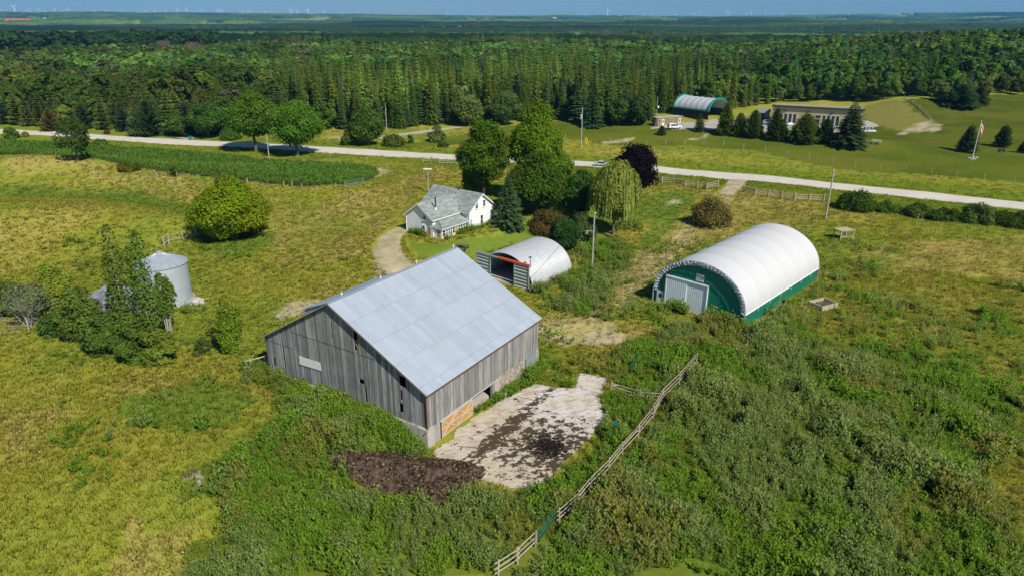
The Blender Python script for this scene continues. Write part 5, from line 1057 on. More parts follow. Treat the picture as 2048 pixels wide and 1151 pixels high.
MT('maple_tree', 'broad maple on the near verge, right of the roadside pair with thick trunk', (595, 312), 205, 54, 'round', DKM, leaf=.36)
MT('ragged_tree', 'ragged dark tree behind the crest of the meadow hill, covering the road', (156, 322), 240, 36, 'sparse', (.045, .085, .026), th=1.5, leaf=.3, n=3600)
MT('shrub', 'rounded shrub beside the road at the far left', (24, 277), 244, 14, 'low', ASH, 'shrub'); MT('shrub', 'low dark shrub at the roadside right of the ragged tree', (203, 292), 274, 15, 'low', DK2, 'shrub'); MT('shrub', 'small low shrub on the verge right of the far left one', (50, 274), 263, 9, 'low', OLIVE, 'shrub')
MT('shrub', 'flat-topped yellow-green shrub at the crop edge', (259, 340), 319, 20, 'low', (.105, .130, .02), 'shrub'); MT('sapling', 'slim dark sapling standing in the crop edge', (349, 353), 318, 8, 'low', DK2, 'shrub'); MT('shrub', 'dense green shrub at the crop edge near the round bush', (451, 364), 332, 20, 'low', (.07, .12, .022), 'shrub')
MT('round_bush', 'big round lime-green bush alone on the meadow', (467, 476), 366, 78, 'round', LIME, 'bush', leaf=.26, n=30000, nb=120, th=.1)
for q in [('poplar_tree', 'slim poplar with bare lower stems in front of the low grain bin', (262, 692), 450, 27, (.10, .155, .035)), ('poplar_tree', 'tall poplar with leafy top just left of the tall grain bin', (316, 706), 462, 30, (.105, .165, .035)), ('poplar_tree', 'short poplar in front of the tall grain bin wall', (338, 668), 548, 18, (.10, .16, .035))]:
    MT(q[0], q[1], q[2], q[3], q[4], 'poplar', q[5], th=3.2, leaf=.22, n=3000, nb=5)
MT('dead_shrub', 'grey half-dead shrub with bare twigs above the wire fence', (62, 655), 565, 38, 'bare', cat='shrub')
for lab, bp, tp, hw, c in [('dark shrub at the left picture edge above the dead shrub', (14, 625), 538, 40, (.085, .125, .03)), ('olive shrub behind the dead shrub', (82, 612), 545, 34, OLIVE), ('leafy light green thicket shrub left of the low bin', (118, 622), 506, 40, (.13, .18, .03)), ('dark green thicket shrub in the middle of the fence row', (172, 672), 540, 46, (.085, .135, .035)), ('dense dark shrub below the low grain bin', (222, 700), 588, 44, (.075, .12, .032)), ('dark shrub below the poplar stems', (276, 715), 612, 38, (.08, .125, .03)), ('sprawling green shrub at the end of the fence row', (325, 722), 640, 34, (.115, .165, .035)), ('small olive shrub low at the fence right of the dead shrub', (112, 668), 610, 26, (.06, .10, .03))]:
    MT('shrub', lab, bp, tp, hw, 'low', c, 'shrub', leaf=.22)
MT('young_tree', 'upright young green tree left of the barn gable', (461, 706), 602, 24, 'poplar', (.11, .20, .025), leaf=.18, n=11000, nb=9, th=.2); MT('sapling', 'small green sapling left of the young tree', (424, 672), 636, 9, 'low', (.09, .14, .03), 'shrub'); MT('shrub', 'low bush below the sapling left of the barn', (402, 706), 668, 18, 'low', (.06, .10, .03), 'shrub')
MT('maple_tree', 'massive maple right behind the farmhouse roof', (968, 408), 240, 52, 'round', DKM, leaf=.32, th=3.0); MT('maple_tree', 'tallest maple of the farmhouse grove with a dead limb', (1068, 404), 206, 56, 'round', (.088, .155, .014), leaf=.32, th=3.0); MT('maple_tree', 'wide low-limbed maple in the middle of the farmhouse grove', (1072, 432), 310, 58, 'round', (.060, .125, .02), leaf=.30, th=1.2); MT('maple_tree', 'low bright maple overhanging the back of the farmhouse', (948, 396), 338, 33, 'round', (.088, .160, .016), leaf=.28, th=1.5); MT('maple_tree', 'maple at the road side of the grove with drooping outer limb', (1108, 392), 292, 38, 'round', (.07, .135, .018), leaf=.30, th=1.5)
MT('spruce_tree', 'blue-green spruce right of the farmhouse gable', (1017, 454), 350, 36, 'spruce', (.050, .092, .056)); MT('dark_leafy_tree', 'dark glossy round tree in front of the willow', (1160, 440), 342, 46, 'round', (.045, .11, .022), leaf=.28, th=1.0)
MT('willow_tree', 'pale yellow-green weeping willow beside the copper beech', (1226, 468), 322, 50, 'willow', WIL, leaf=.26, th=1.5); MT('willow_shrub', 'pale weeping shrub between the grove and the dark tree', (1118, 428), 372, 26, 'willow', WIL, 'shrub', leaf=.22, th=.5, n=1400)
MT('copper_beech', 'nearly black copper-leaved tree beside the road', (1264, 404), 288, 50, 'round', (.013, .010, .011), leaf=.32, th=1.2); MT('brown_shrub', 'brownish twiggy shrub on the farmhouse lawn', (1102, 464), 418, 42, 'low', (.11, .105, .045), 'shrub', leaf=.2); MT('shrub', 'grey-green shrub between the brown shrub and the willow', (1160, 478), 424, 34, 'low', (.085, .12, .055), 'shrub', leaf=.2)
MT('small_tree', 'compact dark tree leaning over the back of the steel hut', (1128, 512), 438, 33, 'round', (.034, .080, .026), leaf=.22, th=.7, n=12000); MT('brown_shrub', 'brown-tipped open bush on the grass track near the gravel entrance', (1425, 450), 388, 42, 'low', (.12, .115, .045), 'bush', leaf=.24)
MT('leafy_tree', 'leafy tree behind the road bank below the plantation', (737, 291), 216, 34, 'round', (.055, .11, .024), th=.8); MT('shrub', 'yellow-green shrub left of the tree on the road bank', (699, 290), 256, 17, 'low', (.09, .125, .025), 'shrub'); MT('shrub', 'dense dark shrub right of the tree on the road bank', (786, 291), 268, 24, 'low', (.055, .10, .024), 'shrub'); MT('sapling', 'thin green sapling between lane and road', (822, 287), 256, 6, 'low', ASH, 'shrub'); MT('shrub', 'rounded pale shrub above the lane bend', (873, 283), 248, 17, 'low', (.10, .14, .045), 'shrub'); MT('shrub', 'small dark shrub below the rounded pale one', (886, 295), 279, 11, 'low', DK2, 'shrub')
MT('leafy_tree', 'pale leafy tree at the plantation front, left of two', (940, 252), 188, 30, 'round', (.07, .12, .04), th=.5); MT('leafy_tree', 'pale leafy tree at the plantation front, right of two', (1012, 250), 182, 34, 'round', (.075, .125, .04), th=.5); MT('spruce_tree', 'green spruce behind the transformer pole', (1185, 254), 184, 28, 'spruce', (.045, .085, .045)); MT('leafy_tree', 'dark leafy tree left of the site trailer', (1238, 251), 196, 24, 'round', (.042, .085, .026), th=.5); MT('leafy_tree', 'broad dark leafy tree touching the site trailer', (1278, 250), 188, 26, 'round', (.038, .08, .026), th=.5)
MT('leafy_tree', 'leafy tree over the side lane with the green bin', (418, 276), 205, 34, 'round', (.05, .10, .024), th=.6); MT('leafy_tree', 'low leafy tree at the wood edge left of the side lane', (360, 273), 222, 26, 'round', (.06, .105, .03), th=.4); MT('shrub', 'dark shrub at the foot of the roadside maples', (462, 279), 254, 24, 'low', DK2, 'shrub'); MT('pine_tree', 'spreading pine with layered boughs beyond the road', (302, 270), 198, 38, 'pine', (.05, .08, .036)); MT('reddish_pine', 'reddish browning pine at the far verge behind the ragged tree', (104, 262), 216, 20, 'pine', (.095, .095, .04)); MT('shrub', 'small rusty shrub on the far verge', (214, 268), 256, 6, 'low', (.13, .08, .03), 'shrub')
MT('sapling', 'small dark conifer alone on the mown crest', (1323, 270), 252, 9, 'pine', (.05, .08, .03)); MT('spruce_tree', 'blue spruce beside the white car', (1398, 262), 226, 13, 'spruce', (.05, .09, .05))
for lab, bp, tp, hw, c in [('tall pointed cedar in front of the canopy hall', (1450, 268), 203, 19, CEDAR), ('yellowish cedar second along the crest', (1478, 270), 226, 17, (.085, .105, .018)), ('broad cedar left of the parked cars', (1506, 274), 220, 20, (.065, .09, .018)), ('dark cedar below the patio', (1548, 279), 216, 18, (.045, .075, .022)), ('low cedar right of the patio cars', (1562, 281), 238, 14, (.05, .08, .022)), ('broad cedar in front of the beige building', (1607, 284), 228, 30, (.07, .095, .018)), ('dark cedar between broad cedar and big spruce', (1648, 286), 238, 22, (.032, .055, .018))]:
    MT('cedar_tree', lab, bp, tp, hw, 'cedar', c)
MT('shrub', 'pale round shrub at the foot of the broad cedar', (1601, 286), 261, 14, 'low', (.10, .15, .055), 'shrub'); MT('spruce_tree', 'big layered spruce in front of the beige building end', (1697, 292), 200, 40, 'spruce', (.036, .070, .036)); MT('pine_tree', 'small bushy pine left of the flagpole', (1933, 304), 250, 19, 'pine', (.036, .062, .026)); MT('pine_tree', 'small dense pine right of the flagpole', (2003, 294), 250, 18, 'pine', (.034, .06, .026)); MT('pine_tree', 'low pine cut by the right picture edge', (2047, 306), 280, 11, 'pine', (.034, .06, .026)); MT('pine_tree', 'wide dark pine group leader on the hill lawn', (1918, 213), 168, 36, 'pine', (.03, .055, .024)); MT('pine_tree', 'dark pine leaning on the wide hill pine', (1955, 211), 172, 20, 'pine', (.04, .065, .024))
HED = ['dark hedge shrub right of the leaning utility pole', 'low hedge shrub second past the utility pole', 'low hedge shrub third past the utility pole', 'dense hedge shrub in mid hedge', 'hedge shrub with feathery pale tops', 'hedge shrub beyond the feathery one', 'last hedge shrub at the picture edge']
for i, (bp, tp, hw) in enumerate([((1712, 418), 382, 42), ((1775, 422), 404, 34), ((1830, 430), 408, 38), ((1885, 437), 414, 38), ((1955, 444), 400, 36), ((2010, 449), 420, 34), ((2050, 455), 422, 30)]):
    MT('hedge_shrub', HED[i], bp, tp, hw, 'low', [(.048, .085, .02), (.06, .10, .02), (.05, .09, .02), (.045, .08, .02), (.085, .12, .04), (.06, .1, .022), (.05, .09, .02)][i], 'shrub', 'hedge along the near side of the road')
# ---------------------------------------------------------------- poles, fences, gates
def pole(name, label, bp, top, r_=.14, cat='utility pole', extra=None, mat='pole'):
    b = P(*bp); h = height_at(b, top); t = thing(name, label, cat, b); MB().tube((0, 0, -.4), (0, 0, h), r_, r_ * .72, 9).build('pole', M[mat], t)
    if extra: extra(t, h)
    return t
def x_trans(t, h): 
    MB().tube((-.35, -.1, h - 3.2), (-.35, -.1, h - 2.0), .28, .28, 12).tube((-.35, -.1, h - 2.0), (-.35, -.1, h - 1.85), .2, .1, 10).build('transformer', M['galv'], t); MB().beam((0, 0, h - 1.5), (-.4, -.1, h - 1.7), .08).build('bracket', M['darkroof'], t); MB().tube((0, 0, h), (0, 0, h + .25), .05, .04, 6).build('insulator', M['white'], t)
def x_top(t, h): MB().tube((0, 0, h), (0, 0, h + .3), .06, .04, 6).tube((.12, 0, h - 1.2), (.3, 0, h - .95), .05, .05, 6).build('insulator', M['white'], t)
def x_arm(t, h): MB().beam((0, 0, h * .66), (-1.1, .1, h * .66 + .05), .09).build('bracket', M['pole'], t); MB().tube((-1.1, .1, h * .66 - .5), (-1.1, .1, h * .66 + .1), .14, .14, 8).build('meter_box', M['galv'], t); MB().tube((.1, 0, h), (.25, 0, h - .25), .06, .06, 6).build('insulator', M['white'], t)
def x_lamp(t, h): MB().beam((0, 0, h), (0, 0, h + .05), .1).box(-.9, .9, -.25, .25, h, h + .22).build('lamp_head', M['white'], t)
def x_dish(t, h): MB().tube((.1, -.2, h * .68), (.35, -.5, h * .68 + .1), .1, .35, 12).build('floodlight', M['white'], t)
pole('utility_pole', 'pale wooden pole between the roadside maples', (539, 322), 270, .15, extra=x_top); pole('utility_pole', 'tall pale pole with grey transformer across the road', (1162, 296), 217, .17, extra=x_trans); pole('utility_pole', 'thin pole against the plantation above the road bank', (774, 266), 213, .14, extra=x_top); pole('utility_pole', 'thin pole rising between plantation spruces behind the right maple', (621, 262), 203, .13)
pole('utility_pole', 'weathered grey pole on the near side of the road at the right fence', (1651, 438), 342, .17, extra=x_top); pole('utility_pole', 'grey pole with meter bracket in the weeds right of the steel hut', (1184, 534), 425, .15, extra=x_arm); pole('lamp_pole', 'brown pole with flat white lamp behind the farmhouse', (857, 386), 340, .12, 'lamp pole', x_lamp); pole('utility_pole', 'short grey pole stub above the lane bend', (941, 272), 249, .16); pole('lamp_pole', 'slim pole with floodlight at the corner of the site trailer', (1311, 257), 194, .10, 'lamp pole', x_dish); pole('leaning_pole', 'short pale stake leaning at the back corner of the steel hut', (1151, 540), 520, .05, 'stake')
def rail_fence(name, label, px_, nr=3, h=1.15, pr=.075, rr=.05, ends=None, group=None, mat='rail', gap=()):
    c = P(*px_[0]); t = thing(name, label, 'fence', c, 0, group); pts = [P(*p) - c for p in px_]
    for i, p in enumerate(pts):
        hh = h * (1 + .12 * rnd.random()); MB().tube(p + Vector((0, 0, -.3)), p + Vector((rnd.uniform(-.08, .08), rnd.uniform(-.08, .08), hh + .15)), pr, pr * .85, 7, rnd.random()).build('post', M[mat], t)
    for i, (a, b) in enumerate(zip(pts, pts[1:])):
        if i in gap: continue
        d = (b - a).normalized()
        for k in range(nr):
            z0 = h * (.34 + .62 * k / max(1, nr - 1)) + rnd.uniform(-.06, .06); z1 = h * (.34 + .62 * k / max(1, nr - 1)) + rnd.uniform(-.06, .06); o = Vector((-d.y, d.x, 0)) * rnd.uniform(.04, .13); MB().tube(a - d * .25 + Vector((0, 0, z0)) + o, b + d * .25 + Vector((0, 0, z1)) + o, rr, rr * .8, 6, rnd.random()).build('rail', M[mat], t)
    return t
rail_fence('rail_fence', 'long leaning split-rail fence running up the weedy paddock right of the slab', [(996, 1153), (1035, 1128), (1071, 1093), (1119, 1046), (1156, 1012), (1182, 981), (1217, 945), (1244, 910), (1276, 875), (1305, 839), (1324, 803), (1358, 769), (1391, 729)], 3, 1.35, .08, .05, gap=(2,))
rail_fence('rail_fence', 'short rail spur from the paddock fence toward the slab', [(1221, 784), (1279, 803), (1322, 806)], 3, 1.2, .07, .05)
rail_fence('rail_fence', 'grey zigzag rail fence left of the gravel entrance', [(1306, 363), (1324, 367), (1347, 369), (1370, 374), (1394, 377), (1413, 380), (1435, 375)], 3, 1.5, .2, .09); rail_fence('rail_fence', 'grey zigzag rail fence right of the gravel entrance', [(1487, 384), (1510, 391), (1536, 394), (1562, 398), (1589, 402), (1617, 403), (1646, 404)], 3, 1.5, .2, .09)
rail_fence('rail_fence', 'brown rail fence on the verge left of the farmhouse grove', [(846, 325), (862, 325), (879, 329), (895, 329), (914, 330)], 3, 1.4, .12, .07); rail_fence('rail_fence', 'broken pale rail fence beside the round lime bush', [(329, 493), (338, 487), (366, 481), (393, 473)], 2, 1.5, .15, .07); rail_fence('rail_fence', 'short white-grey rails meeting the barn gable corner', [(494, 741), (504, 739), (533, 731)], 2, 1.2, .09, .07)
rail_fence('rail_fence', 'pale board fence beside the garden shed', [(1478, 234), (1500, 233), (1520, 233), (1540, 234)], 3, 1.3, .12, .09); rail_fence('rail_fence', 'curved grey fence climbing the rough knoll on the hill', [(1808, 198), (1825, 207), (1838, 217), (1850, 228), (1861, 240)], 2, 1.1, .18, .09); rail_fence('rail_fence', 'low pipe rails at the back corner of the membrane building', [(1637, 549), (1686, 553), (1672, 563)], 1, 1.1, .06, .04)
def tube_gate(label, a, b, mat, h=1.15, name='tube_gate'):
    A_, B_ = P(*a), P(*b); t = thing(name, label, 'gate', A_); d = B_ - A_; f = MB(); z = lambda k: Vector((0, 0, k))
    f.tube(z(.15), z(h), .035).tube(d + z(.15), d + z(h), .035); f.build('gate_frame', M[mat], t)
    r_ = MB()
    for k in range(5): zz = .15 + (h - .15) * k / 4; r_.tube(z(zz), d + z(zz), .025)
    r_.build('tubes', M[mat], t)
tube_gate('pale green tube gate at the tip of the crop field', (690, 376), (728, 368), 'gate_green', 1.4); tube_gate('green tube gate in the gap of the paddock fence', (1077, 1084), (1108, 1042), 'green_plastic', 1.2); tube_gate('green tube gate lying against the front of the membrane building', (1422, 650), (1447, 633), 'green_plastic', 1.2); tube_gate('thin green gate at the weeds near the top of the slab', (1262, 748), (1278, 722), 'green_plastic', 1.2)
def stakes(pts, fmt, group, h=1.3, r_=.07, mat='rail', cat='fence post'):
    for i, p in enumerate(pts):
        b = P(*p); o = MB().tube((0, 0, -.3), (rnd.uniform(-.06, .06), rnd.uniform(-.06, .06), h * rnd.uniform(.9, 1.1)), r_, r_ * .85, 7, rnd.random()).build('fence_post', M[mat]); o.location = b; tag(o, fmt % ordn(i + 1), cat, group)
WIRE = [(1095, 275), (1130, 278), (1220, 288), (1255, 290), (1293, 291), (1331, 291), (1369, 290), (1407, 290), (1447, 291), (1487, 298), (1530, 305), (1575, 310), (1618, 317), (1665, 327), (1710, 335), (1760, 341), (1811, 341), (1862, 347), (1913, 353), (1968, 359), (2028, 366)]
stakes(WIRE, 'pale wire-fence post on the mown slope across the road, %s from left', 'wire-fence posts across the road', 1.6, .09)
stakes([(311, 352), (355, 356), (398, 360), (447, 365), (495, 368), (568, 374), (585, 375), (604, 378), (634, 384)], 'short pale post along the lower crop edge, %s from left', 'posts along the crop edge', 1.3, .11); stakes([(600, 419), (648, 419), (672, 378), (695, 397), (714, 401), (734, 409), (784, 352), (660, 316), (735, 322), (806, 324)], 'lone pale post on the meadow by the gate, %s of ten', 'posts scattered on the meadow', 1.3, .1)
stakes([(59, 662), (137, 682), (200, 709), (257, 724), (315, 732)], 'grey wire-fence post below the left thicket, %s from left', 'posts below the thicket', 1.9, .09, 'pole'); stakes([(1617, 455), (1632, 445), (1613, 470), (1757, 422), (1836, 438), (1560, 585), (1602, 612), (1562, 640), (1060, 985), (1551, 700)], 'thin grey post in the right-hand pasture or slab end, %s of ten', 'posts in the pasture', 1.2, .07, 'pole')
def logs(name, label, segs, z0=.25, z1=.9, r_=.08, cat='fence rails'):
    c = P(*segs[0][0]); t = thing(name, label, cat, c)
    for a, b in segs: MB().tube(P(*a) - c + Vector((0, 0, z0)), P(*b) - c + Vector((0, 0, z1)), r_, r_ * .9, 7, .8).build('rail', M['rail'], t)
logs('broken_rails', 'two pale broken rails leaning in the weeds before the membrane building', [((1490, 694), (1516, 668)), ((1493, 690), (1506, 670))]); logs('fallen_rail', 'pale rail lying in the weeds near the upper slab', [((1240, 778), (1222, 783))], .5, .9, .06)
def timber_stand():
    c = P(1692, 482); t = thing('timber_stand', 'grey timber frame stand alone in the right pasture', 'timber stand', c, R(15)); w_, d, h = 2.7, 1.8, 1.9
    for x in (0, w_): 
        for y in (0, d): MB().box(x - w_ / 2 - .08, x - w_ / 2 + .08, y - .08, y + .08, -.3, h, .7).build('leg', M['rail'], t)
    MB().box(-w_ / 2 - .15, w_ / 2 + .15, -.15, .15, h, h + .14).box(-w_ / 2 - .15, w_ / 2 + .15, d - .15, d + .15, h, h + .14).box(-w_ / 2 - .1, w_ / 2 + .1, .15, d - .15, h + .02, h + .09, .9).build('deck', M['rail'], t); MB().beam((-w_ / 2, 0, .5), (w_ / 2, d, .9), .12).beam((-w_ / 2, 0, .8), (w_ / 2, 0, .8), .12).build('brace', M['rail'], t)
timber_stand()
def timber_box():
    c = P(1645, 613); t = thing('timber_frame_bed', 'open rectangular timber frame sunk in the grass right of the membrane building', 'raised bed', c, R(28)); a, b = 3.2, 2.4
    for q in ((-a / 2, a / 2, -b / 2, -b / 2 + .15), (-a / 2, a / 2, b / 2 - .15, b / 2), (-a / 2, -a / 2 + .15, -b / 2 + .15, b / 2 - .15), (a / 2 - .15, a / 2, -b / 2 + .15, b / 2 - .15)): MB().box(*q, -.2, .75, .8).build('board', M['rail'], t)
    MB().box(-a / 2 + .15, a / 2 - .15, -b / 2 + .15, b / 2 - .15, -.2, .3).build('soil', M['soil'], t)
timber_box()
def picnic(label, bp, rz, mat='rail', s=1.0):
    t = thing('picnic_table', label, 'picnic table', P(*bp), rz); t.scale = (s, s, s); MB().box(-.95, .95, -.38, .38, .72, .77, .6).build('table_top', M[mat], t)
    for y in (-.72, .72): MB().box(-.95, .95, y - .14, y + .14, .42, .46, .5).build('bench_seat', M[mat], t)
    for x in (-.65, .65): MB().beam((x, -.85, 0), (x, -.25, .72), .09, .05).beam((x, .85, 0), (x, .25, .72), .09, .05).beam((x, -.8, .4), (x, .8, .4), .05, .1).build('leg_frame', M[mat], t)
M['table_dark'] = boards_mat('dark_table_boards', (.12, .09, .06), (.18, .14, .10), (.06, .045, .03))
picnic('dark brown picnic table on the lawn behind the barn ridge', (926, 499), R(-15), 'table_dark', 1.1); picnic('grey picnic table on the hill lawn right of the big spruce', (1752, 288), R(-20), 'rail', 1.5)
def manure():
    c = HEAPC; m_ = MB(); n = 230; rows = []
    X, Y = np.meshgrid(np.linspace(-1.25, 1.25, n), np.linspace(-1.25, 1.25, n), indexing='ij'); th = np.arctan2(Y, X); rad = np.hypot(X, Y) * (1 + .20 * np.sin(th * 3 + 1) + .10 * np.sin(th * 5)); wx, wy = X * 6.4, Y * 3.3; a = R(-20)
    gx = c.x + wx * math.cos(a) - wy * math.sin(a); gy = c.y + wx * math.sin(a) + wy * math.cos(a); base = terrain(gx, gy); hh = .80 * np.clip(1 - rad ** 2, 0, 1) ** .6 + ((fbm(gx, gy, .8, 800, 2) - .5) * .55 + (fbm(gx, gy, .28, 820, 3) - .5) * .45) * np.clip(1.3 - rad, 0, .5) * 2 + .06 - .6 * np.clip(rad - 1, 0, 1)
    me = grid_mesh('manure_heap', gx - c.x, gy - c.y, base + hh - c.z, M['soil'], None, (rad < 1.12)[:-1, :-1], True); o = obj('manure_heap', me); o.location = c; tag(o, 'low dark brown manure heap at the near end of the slab', 'manure heap')
    g = np.random.default_rng(12); k = 9000; q = g.random((k, 2)) * 2.3 - 1.15; th2 = np.arctan2(q[:, 1], q[:, 0]); rd = np.hypot(q[:, 0], q[:, 1]) * (1 + .20 * np.sin(th2 * 3 + 1) + .10 * np.sin(th2 * 5)); q = q[rd < 1.04]; rd = rd[rd < 1.04]
    lx, ly = q[:, 0] * 6.4, q[:, 1] * 3.3; qx = lx * math.cos(a) - ly * math.sin(a); qy = lx * math.sin(a) + ly * math.cos(a); zz = terrain(qx + c.x, qy + c.y) - c.z + .75 * np.clip(1 - rd ** 2, 0, 1) ** .6 + .10 + .12 * g.random(len(q))
    V = leafq(np.stack([qx, qy, zz], 1), unit(g.normal(size=(len(q), 3)) + (0, 0, .6)), .05 + .13 * g.random(len(q)) ** 2, g, .8); cc = np.array([(.045, .030, .020), (.10, .068, .046), (.17, .12, .08), (.30, .24, .15)])[g.choice(4, len(q), p=[.3, .4, .22, .08])]
    tag(obj('clods', quads_mesh('clods', V, cc, M['mass']), o), kind='stuff')
manure()
def boulder(name, label, bp, r_, seed, cat='boulder', group=None):
    g = np.random.default_rng(seed); c = P(*bp); m_ = MB(); rows = []
    for i in range(9):
        a = math.pi * i / 8; rows.append([(r_ * math.sin(a) * math.cos(b) * (1 + .2 * g.normal() * (0 < i < 8)), r_ * math.sin(a) * math.sin(b) * (1 + .15 * g.normal() * (0 < i < 8)), r_ * .6 * math.cos(a)) for b in np.linspace(0, 2 * math.pi, 12, endpoint=False)])
    m_.grid(rows, close=True); o = m_.build(name, M['rock'], None, False); o.location = (c.x, c.y, c.z + r_ * .25); tag(o, label, cat, group)
boulder('boulder', 'pale boulder at the foot of the tall grain bin', (394, 606), 1.0, 5)
for i, (u_, v_) in enumerate([(1938, 317), (1943, 319), (1949, 319), (1953, 316), (1946, 315)]): boulder('boulder', ['outer left', 'front left', 'front right', 'outer right', 'rear'][i] + ' pale stone of the ring round the flagpole', (u_, v_), .42, 30 + i, 'stone', 'stones round the flagpole')
def flagpole():
    b = P(1945, 317); h = height_at(b, 243); t = thing('flagpole', 'white flagpole on the hill lawn flying a hanging red and white maple leaf flag', 'flagpole', b); MB().tube((0, 0, -.2), (0, 0, h), .09, .05, 9).tube((0, 0, h), (0, 0, h + .2), .12, .12, 8).build('pole', M['white'], t)
    f = thing('flag', None, None); f.parent = t
    def strip(name, a0, a1, mat, z_=0.0, thick=.03):
        m_ = MB(); rows = []
        for j in range(15):
            q = j / 14; row = []
            for i in range(7):
                s_ = a0 + (a1 - a0) * i / 6; x = .1 + s_ * .8; y = .16 * math.sin(s_ * 5 + q * 2); z = h - .3 - q * 1.9 - s_ * s_ * 1.15 - s_ * .35; row.append((x, y + z_, z))
            rows.append(row)
        m_.grid(rows); m_.build(name, mat, f, True)
    strip('red_bar', 0, .32, M['red']); strip('white_field', .32, 1.02, M['white']); strip('red_bar', 1.02, 1.34, M['red'])
    # an eleven-pointed maple leaf, sewn on both faces of the white field
    leaf = [(0, 1), (.17, .62), (.36, .72), (.28, .28), (.52, .48), (.60, .34), (.92, .40), (.80, .12), (.98, 0), (.52, -.38), (.60, -.60), (.05, -.50), (.05, -1)]; pts = leaf + [(-x, y) for x, y in reversed(leaf[1:])]
    for sg in (-1, 1):
        m_ = MB(); P3 = []
        for (x, y) in pts:
            s_ = .67 + x * .27; q = .5 - y * .30; P3.append((.1 + s_ * .8, .16 * math.sin(s_ * 5 + q * 2) + sg * .03, h - .3 - q * 1.9 - s_ * s_ * 1.15 - s_ * .35))
        c_ = (.1 + .67 * .8, .16 * math.sin(.67 * 5 + 1) + sg * .035, h - .3 - .95 - .67 ** 2 * 1.15 - .67 * .35)
        for i in range(len(P3)): m_.face([c_, P3[i], P3[(i + 1) % len(P3)]])
        m_.build('maple_leaf', M['red'], f)
    f.name = 'flag'
flagpole()
# ---------------------------------------------------------------- vehicles
def car(name, label, bp, rz, mat, suv=False, cat='car', pickup=False, lift=0.0):
    b = P(*bp); t = thing(name, label, cat, (b.x, b.y, b.z + lift), rz); L, W = (4.8, 1.9) if not pickup else (5.6, 2.0); gh = .38 if not suv else .42
    if pickup: prof = [(-2.75, .45), (-2.78, 1.05), (-.65, 1.1), (-.55, 1.12), (-.35, 1.78), (.75, 1.80), (1.35, 1.18), (2.6, 1.05), (2.78, .80), (2.76, .42)]
    elif suv: prof = [(-2.35, .42), (-2.42, .75), (-2.36, 1.12), (-2.1, 1.58), (-1.75, 1.72), (.35, 1.72), (1.15, 1.16), (2.2, 1.02), (2.38, .78), (2.36, .38)]
    else: prof = [(-2.32, .40), (-2.40, .68), (-2.34, 1.0), (-1.85, 1.08), (-1.1, 1.42), (-.1, 1.46), (.95, 1.02), (2.15, .86), (2.36, .62), (2.34, .34)]
    belt = 1.05 if suv or pickup else .93; ys = [(-1, .0), (-.92, 1), (-.5, 1), (.5, 1), (.92, 1), (1, 0)]
    rows = []
    for yf, full in ((-1.0, .6), (-.97, .9), (-.9, 1.0), (-.4, 1.02), (.4, 1.02), (.9, 1.0), (.97, .9), (1.0, .6)):
        row = []
        for x, z in prof: zz = z; inset = 1 - .22 * max(0, (z - belt) / .75); lo = .40; row.append((x * (1 if full > .7 else .985), W / 2 * yf * inset, lo + (zz - lo) * (full if full < 1 else full)))
        rows.append(row)
    m_ = MB(); m_.grid(rows)
    for r_, s_ in ((rows[0], 1), (rows[-1], -1)): m_.face(r_[::s_])
    m_.face([rows[0][0], rows[-1][0], rows[-1][-1], rows[0][-1]]); m_.build('body', M[mat], t, False)
    if pickup: MB().box(-2.65, -.75, -.85, .85, 1.06, 1.13).build('bed_liner', M['black'], t)
    x0, x1 = (-1.75, .55) if suv else ((-1.2, .35) if not pickup else (-.3, .95)); top = prof[4][1] if not suv else 1.72; top = 1.72 if (suv or pickup) else 1.42
    for s_ in (-1, 1):
        g_ = MB(); y = lambda z: s_ * (W / 2 * (1 - .22 * max(0, (z - belt) / .75)) + .012)
        q = [(x0 - .22, belt + .05), (x1 + .42, belt + .05), (x1 - .08, top - .12), (x0 + .12, top - .12)]; g_.prism([(a, y(z), z) for a, z in q], (0, s_ * .01, 0)); g_.build('side_window', M['glass'], t)
    fw = MB(); xa, za, xb, zb = (1.15, 1.16, .35, 1.72) if suv else ((.95, 1.02, -.1, 1.46) if not pickup else (1.35, 1.18, .75, 1.80)); k = lambda f: (xa + (xb - xa) * f, za + (zb - za) * f)
    a_, b_ = k(.12), k(.88); fw.prism([(a_[0], -.78, a_[1] + .025), (a_[0], .78, a_[1] + .025), (b_[0], .62, b_[1] + .04), (b_[0], -.62, b_[1] + .04)], (0, 0, .012)); fw.build('windscreen', M['glass'], t)
    xa, za, xb, zb = (-2.36, 1.12, -2.1, 1.58) if suv else ((-1.85, 1.08, -1.1, 1.42) if not pickup else (-.55, 1.12, -.35, 1.78)); a_, b_ = k(.15), k(.88)
    MB().prism([(a_[0] - .02, -.7, a_[1] + .03), (a_[0] - .02, .7, a_[1] + .03), (b_[0] - .02, .6, b_[1] + .035), (b_[0] - .02, -.6, b_[1] + .035)], (-.01, 0, .01)).build('rear_window', M['glass'], t)
    for x in (-L * .29, L * .31):
        for s_ in (-1, 1): w_ = MB().tube((x, s_ * (W / 2 - .2), .34), (x, s_ * (W / 2 + .015), .34), .34, .34, 18).build('wheel', M['black'], t); MB().tube((x, s_ * (W / 2 + .0), .34), (x, s_ * (W / 2 + .03), .34), .21, .19, 12).build('rim', M['galv'], w_)
    for s_ in (-1, 1): xe = prof[-2][0]; MB().box(xe - .12, xe + .02, s_ * .75 - .17, s_ * .75 + .17, .62, .76).build('headlight', M['headlamp'], t); xe = prof[1][0]; MB().box(xe - .02, xe + .1, s_ * .76 - .14, s_ * .76 + .14, .78, .92).build('tail_light', M['redlamp'], t)
    return t
ra = math.atan2(ROAD[8][1] - ROAD[7][1], ROAD[8][0] - ROAD[7][0])
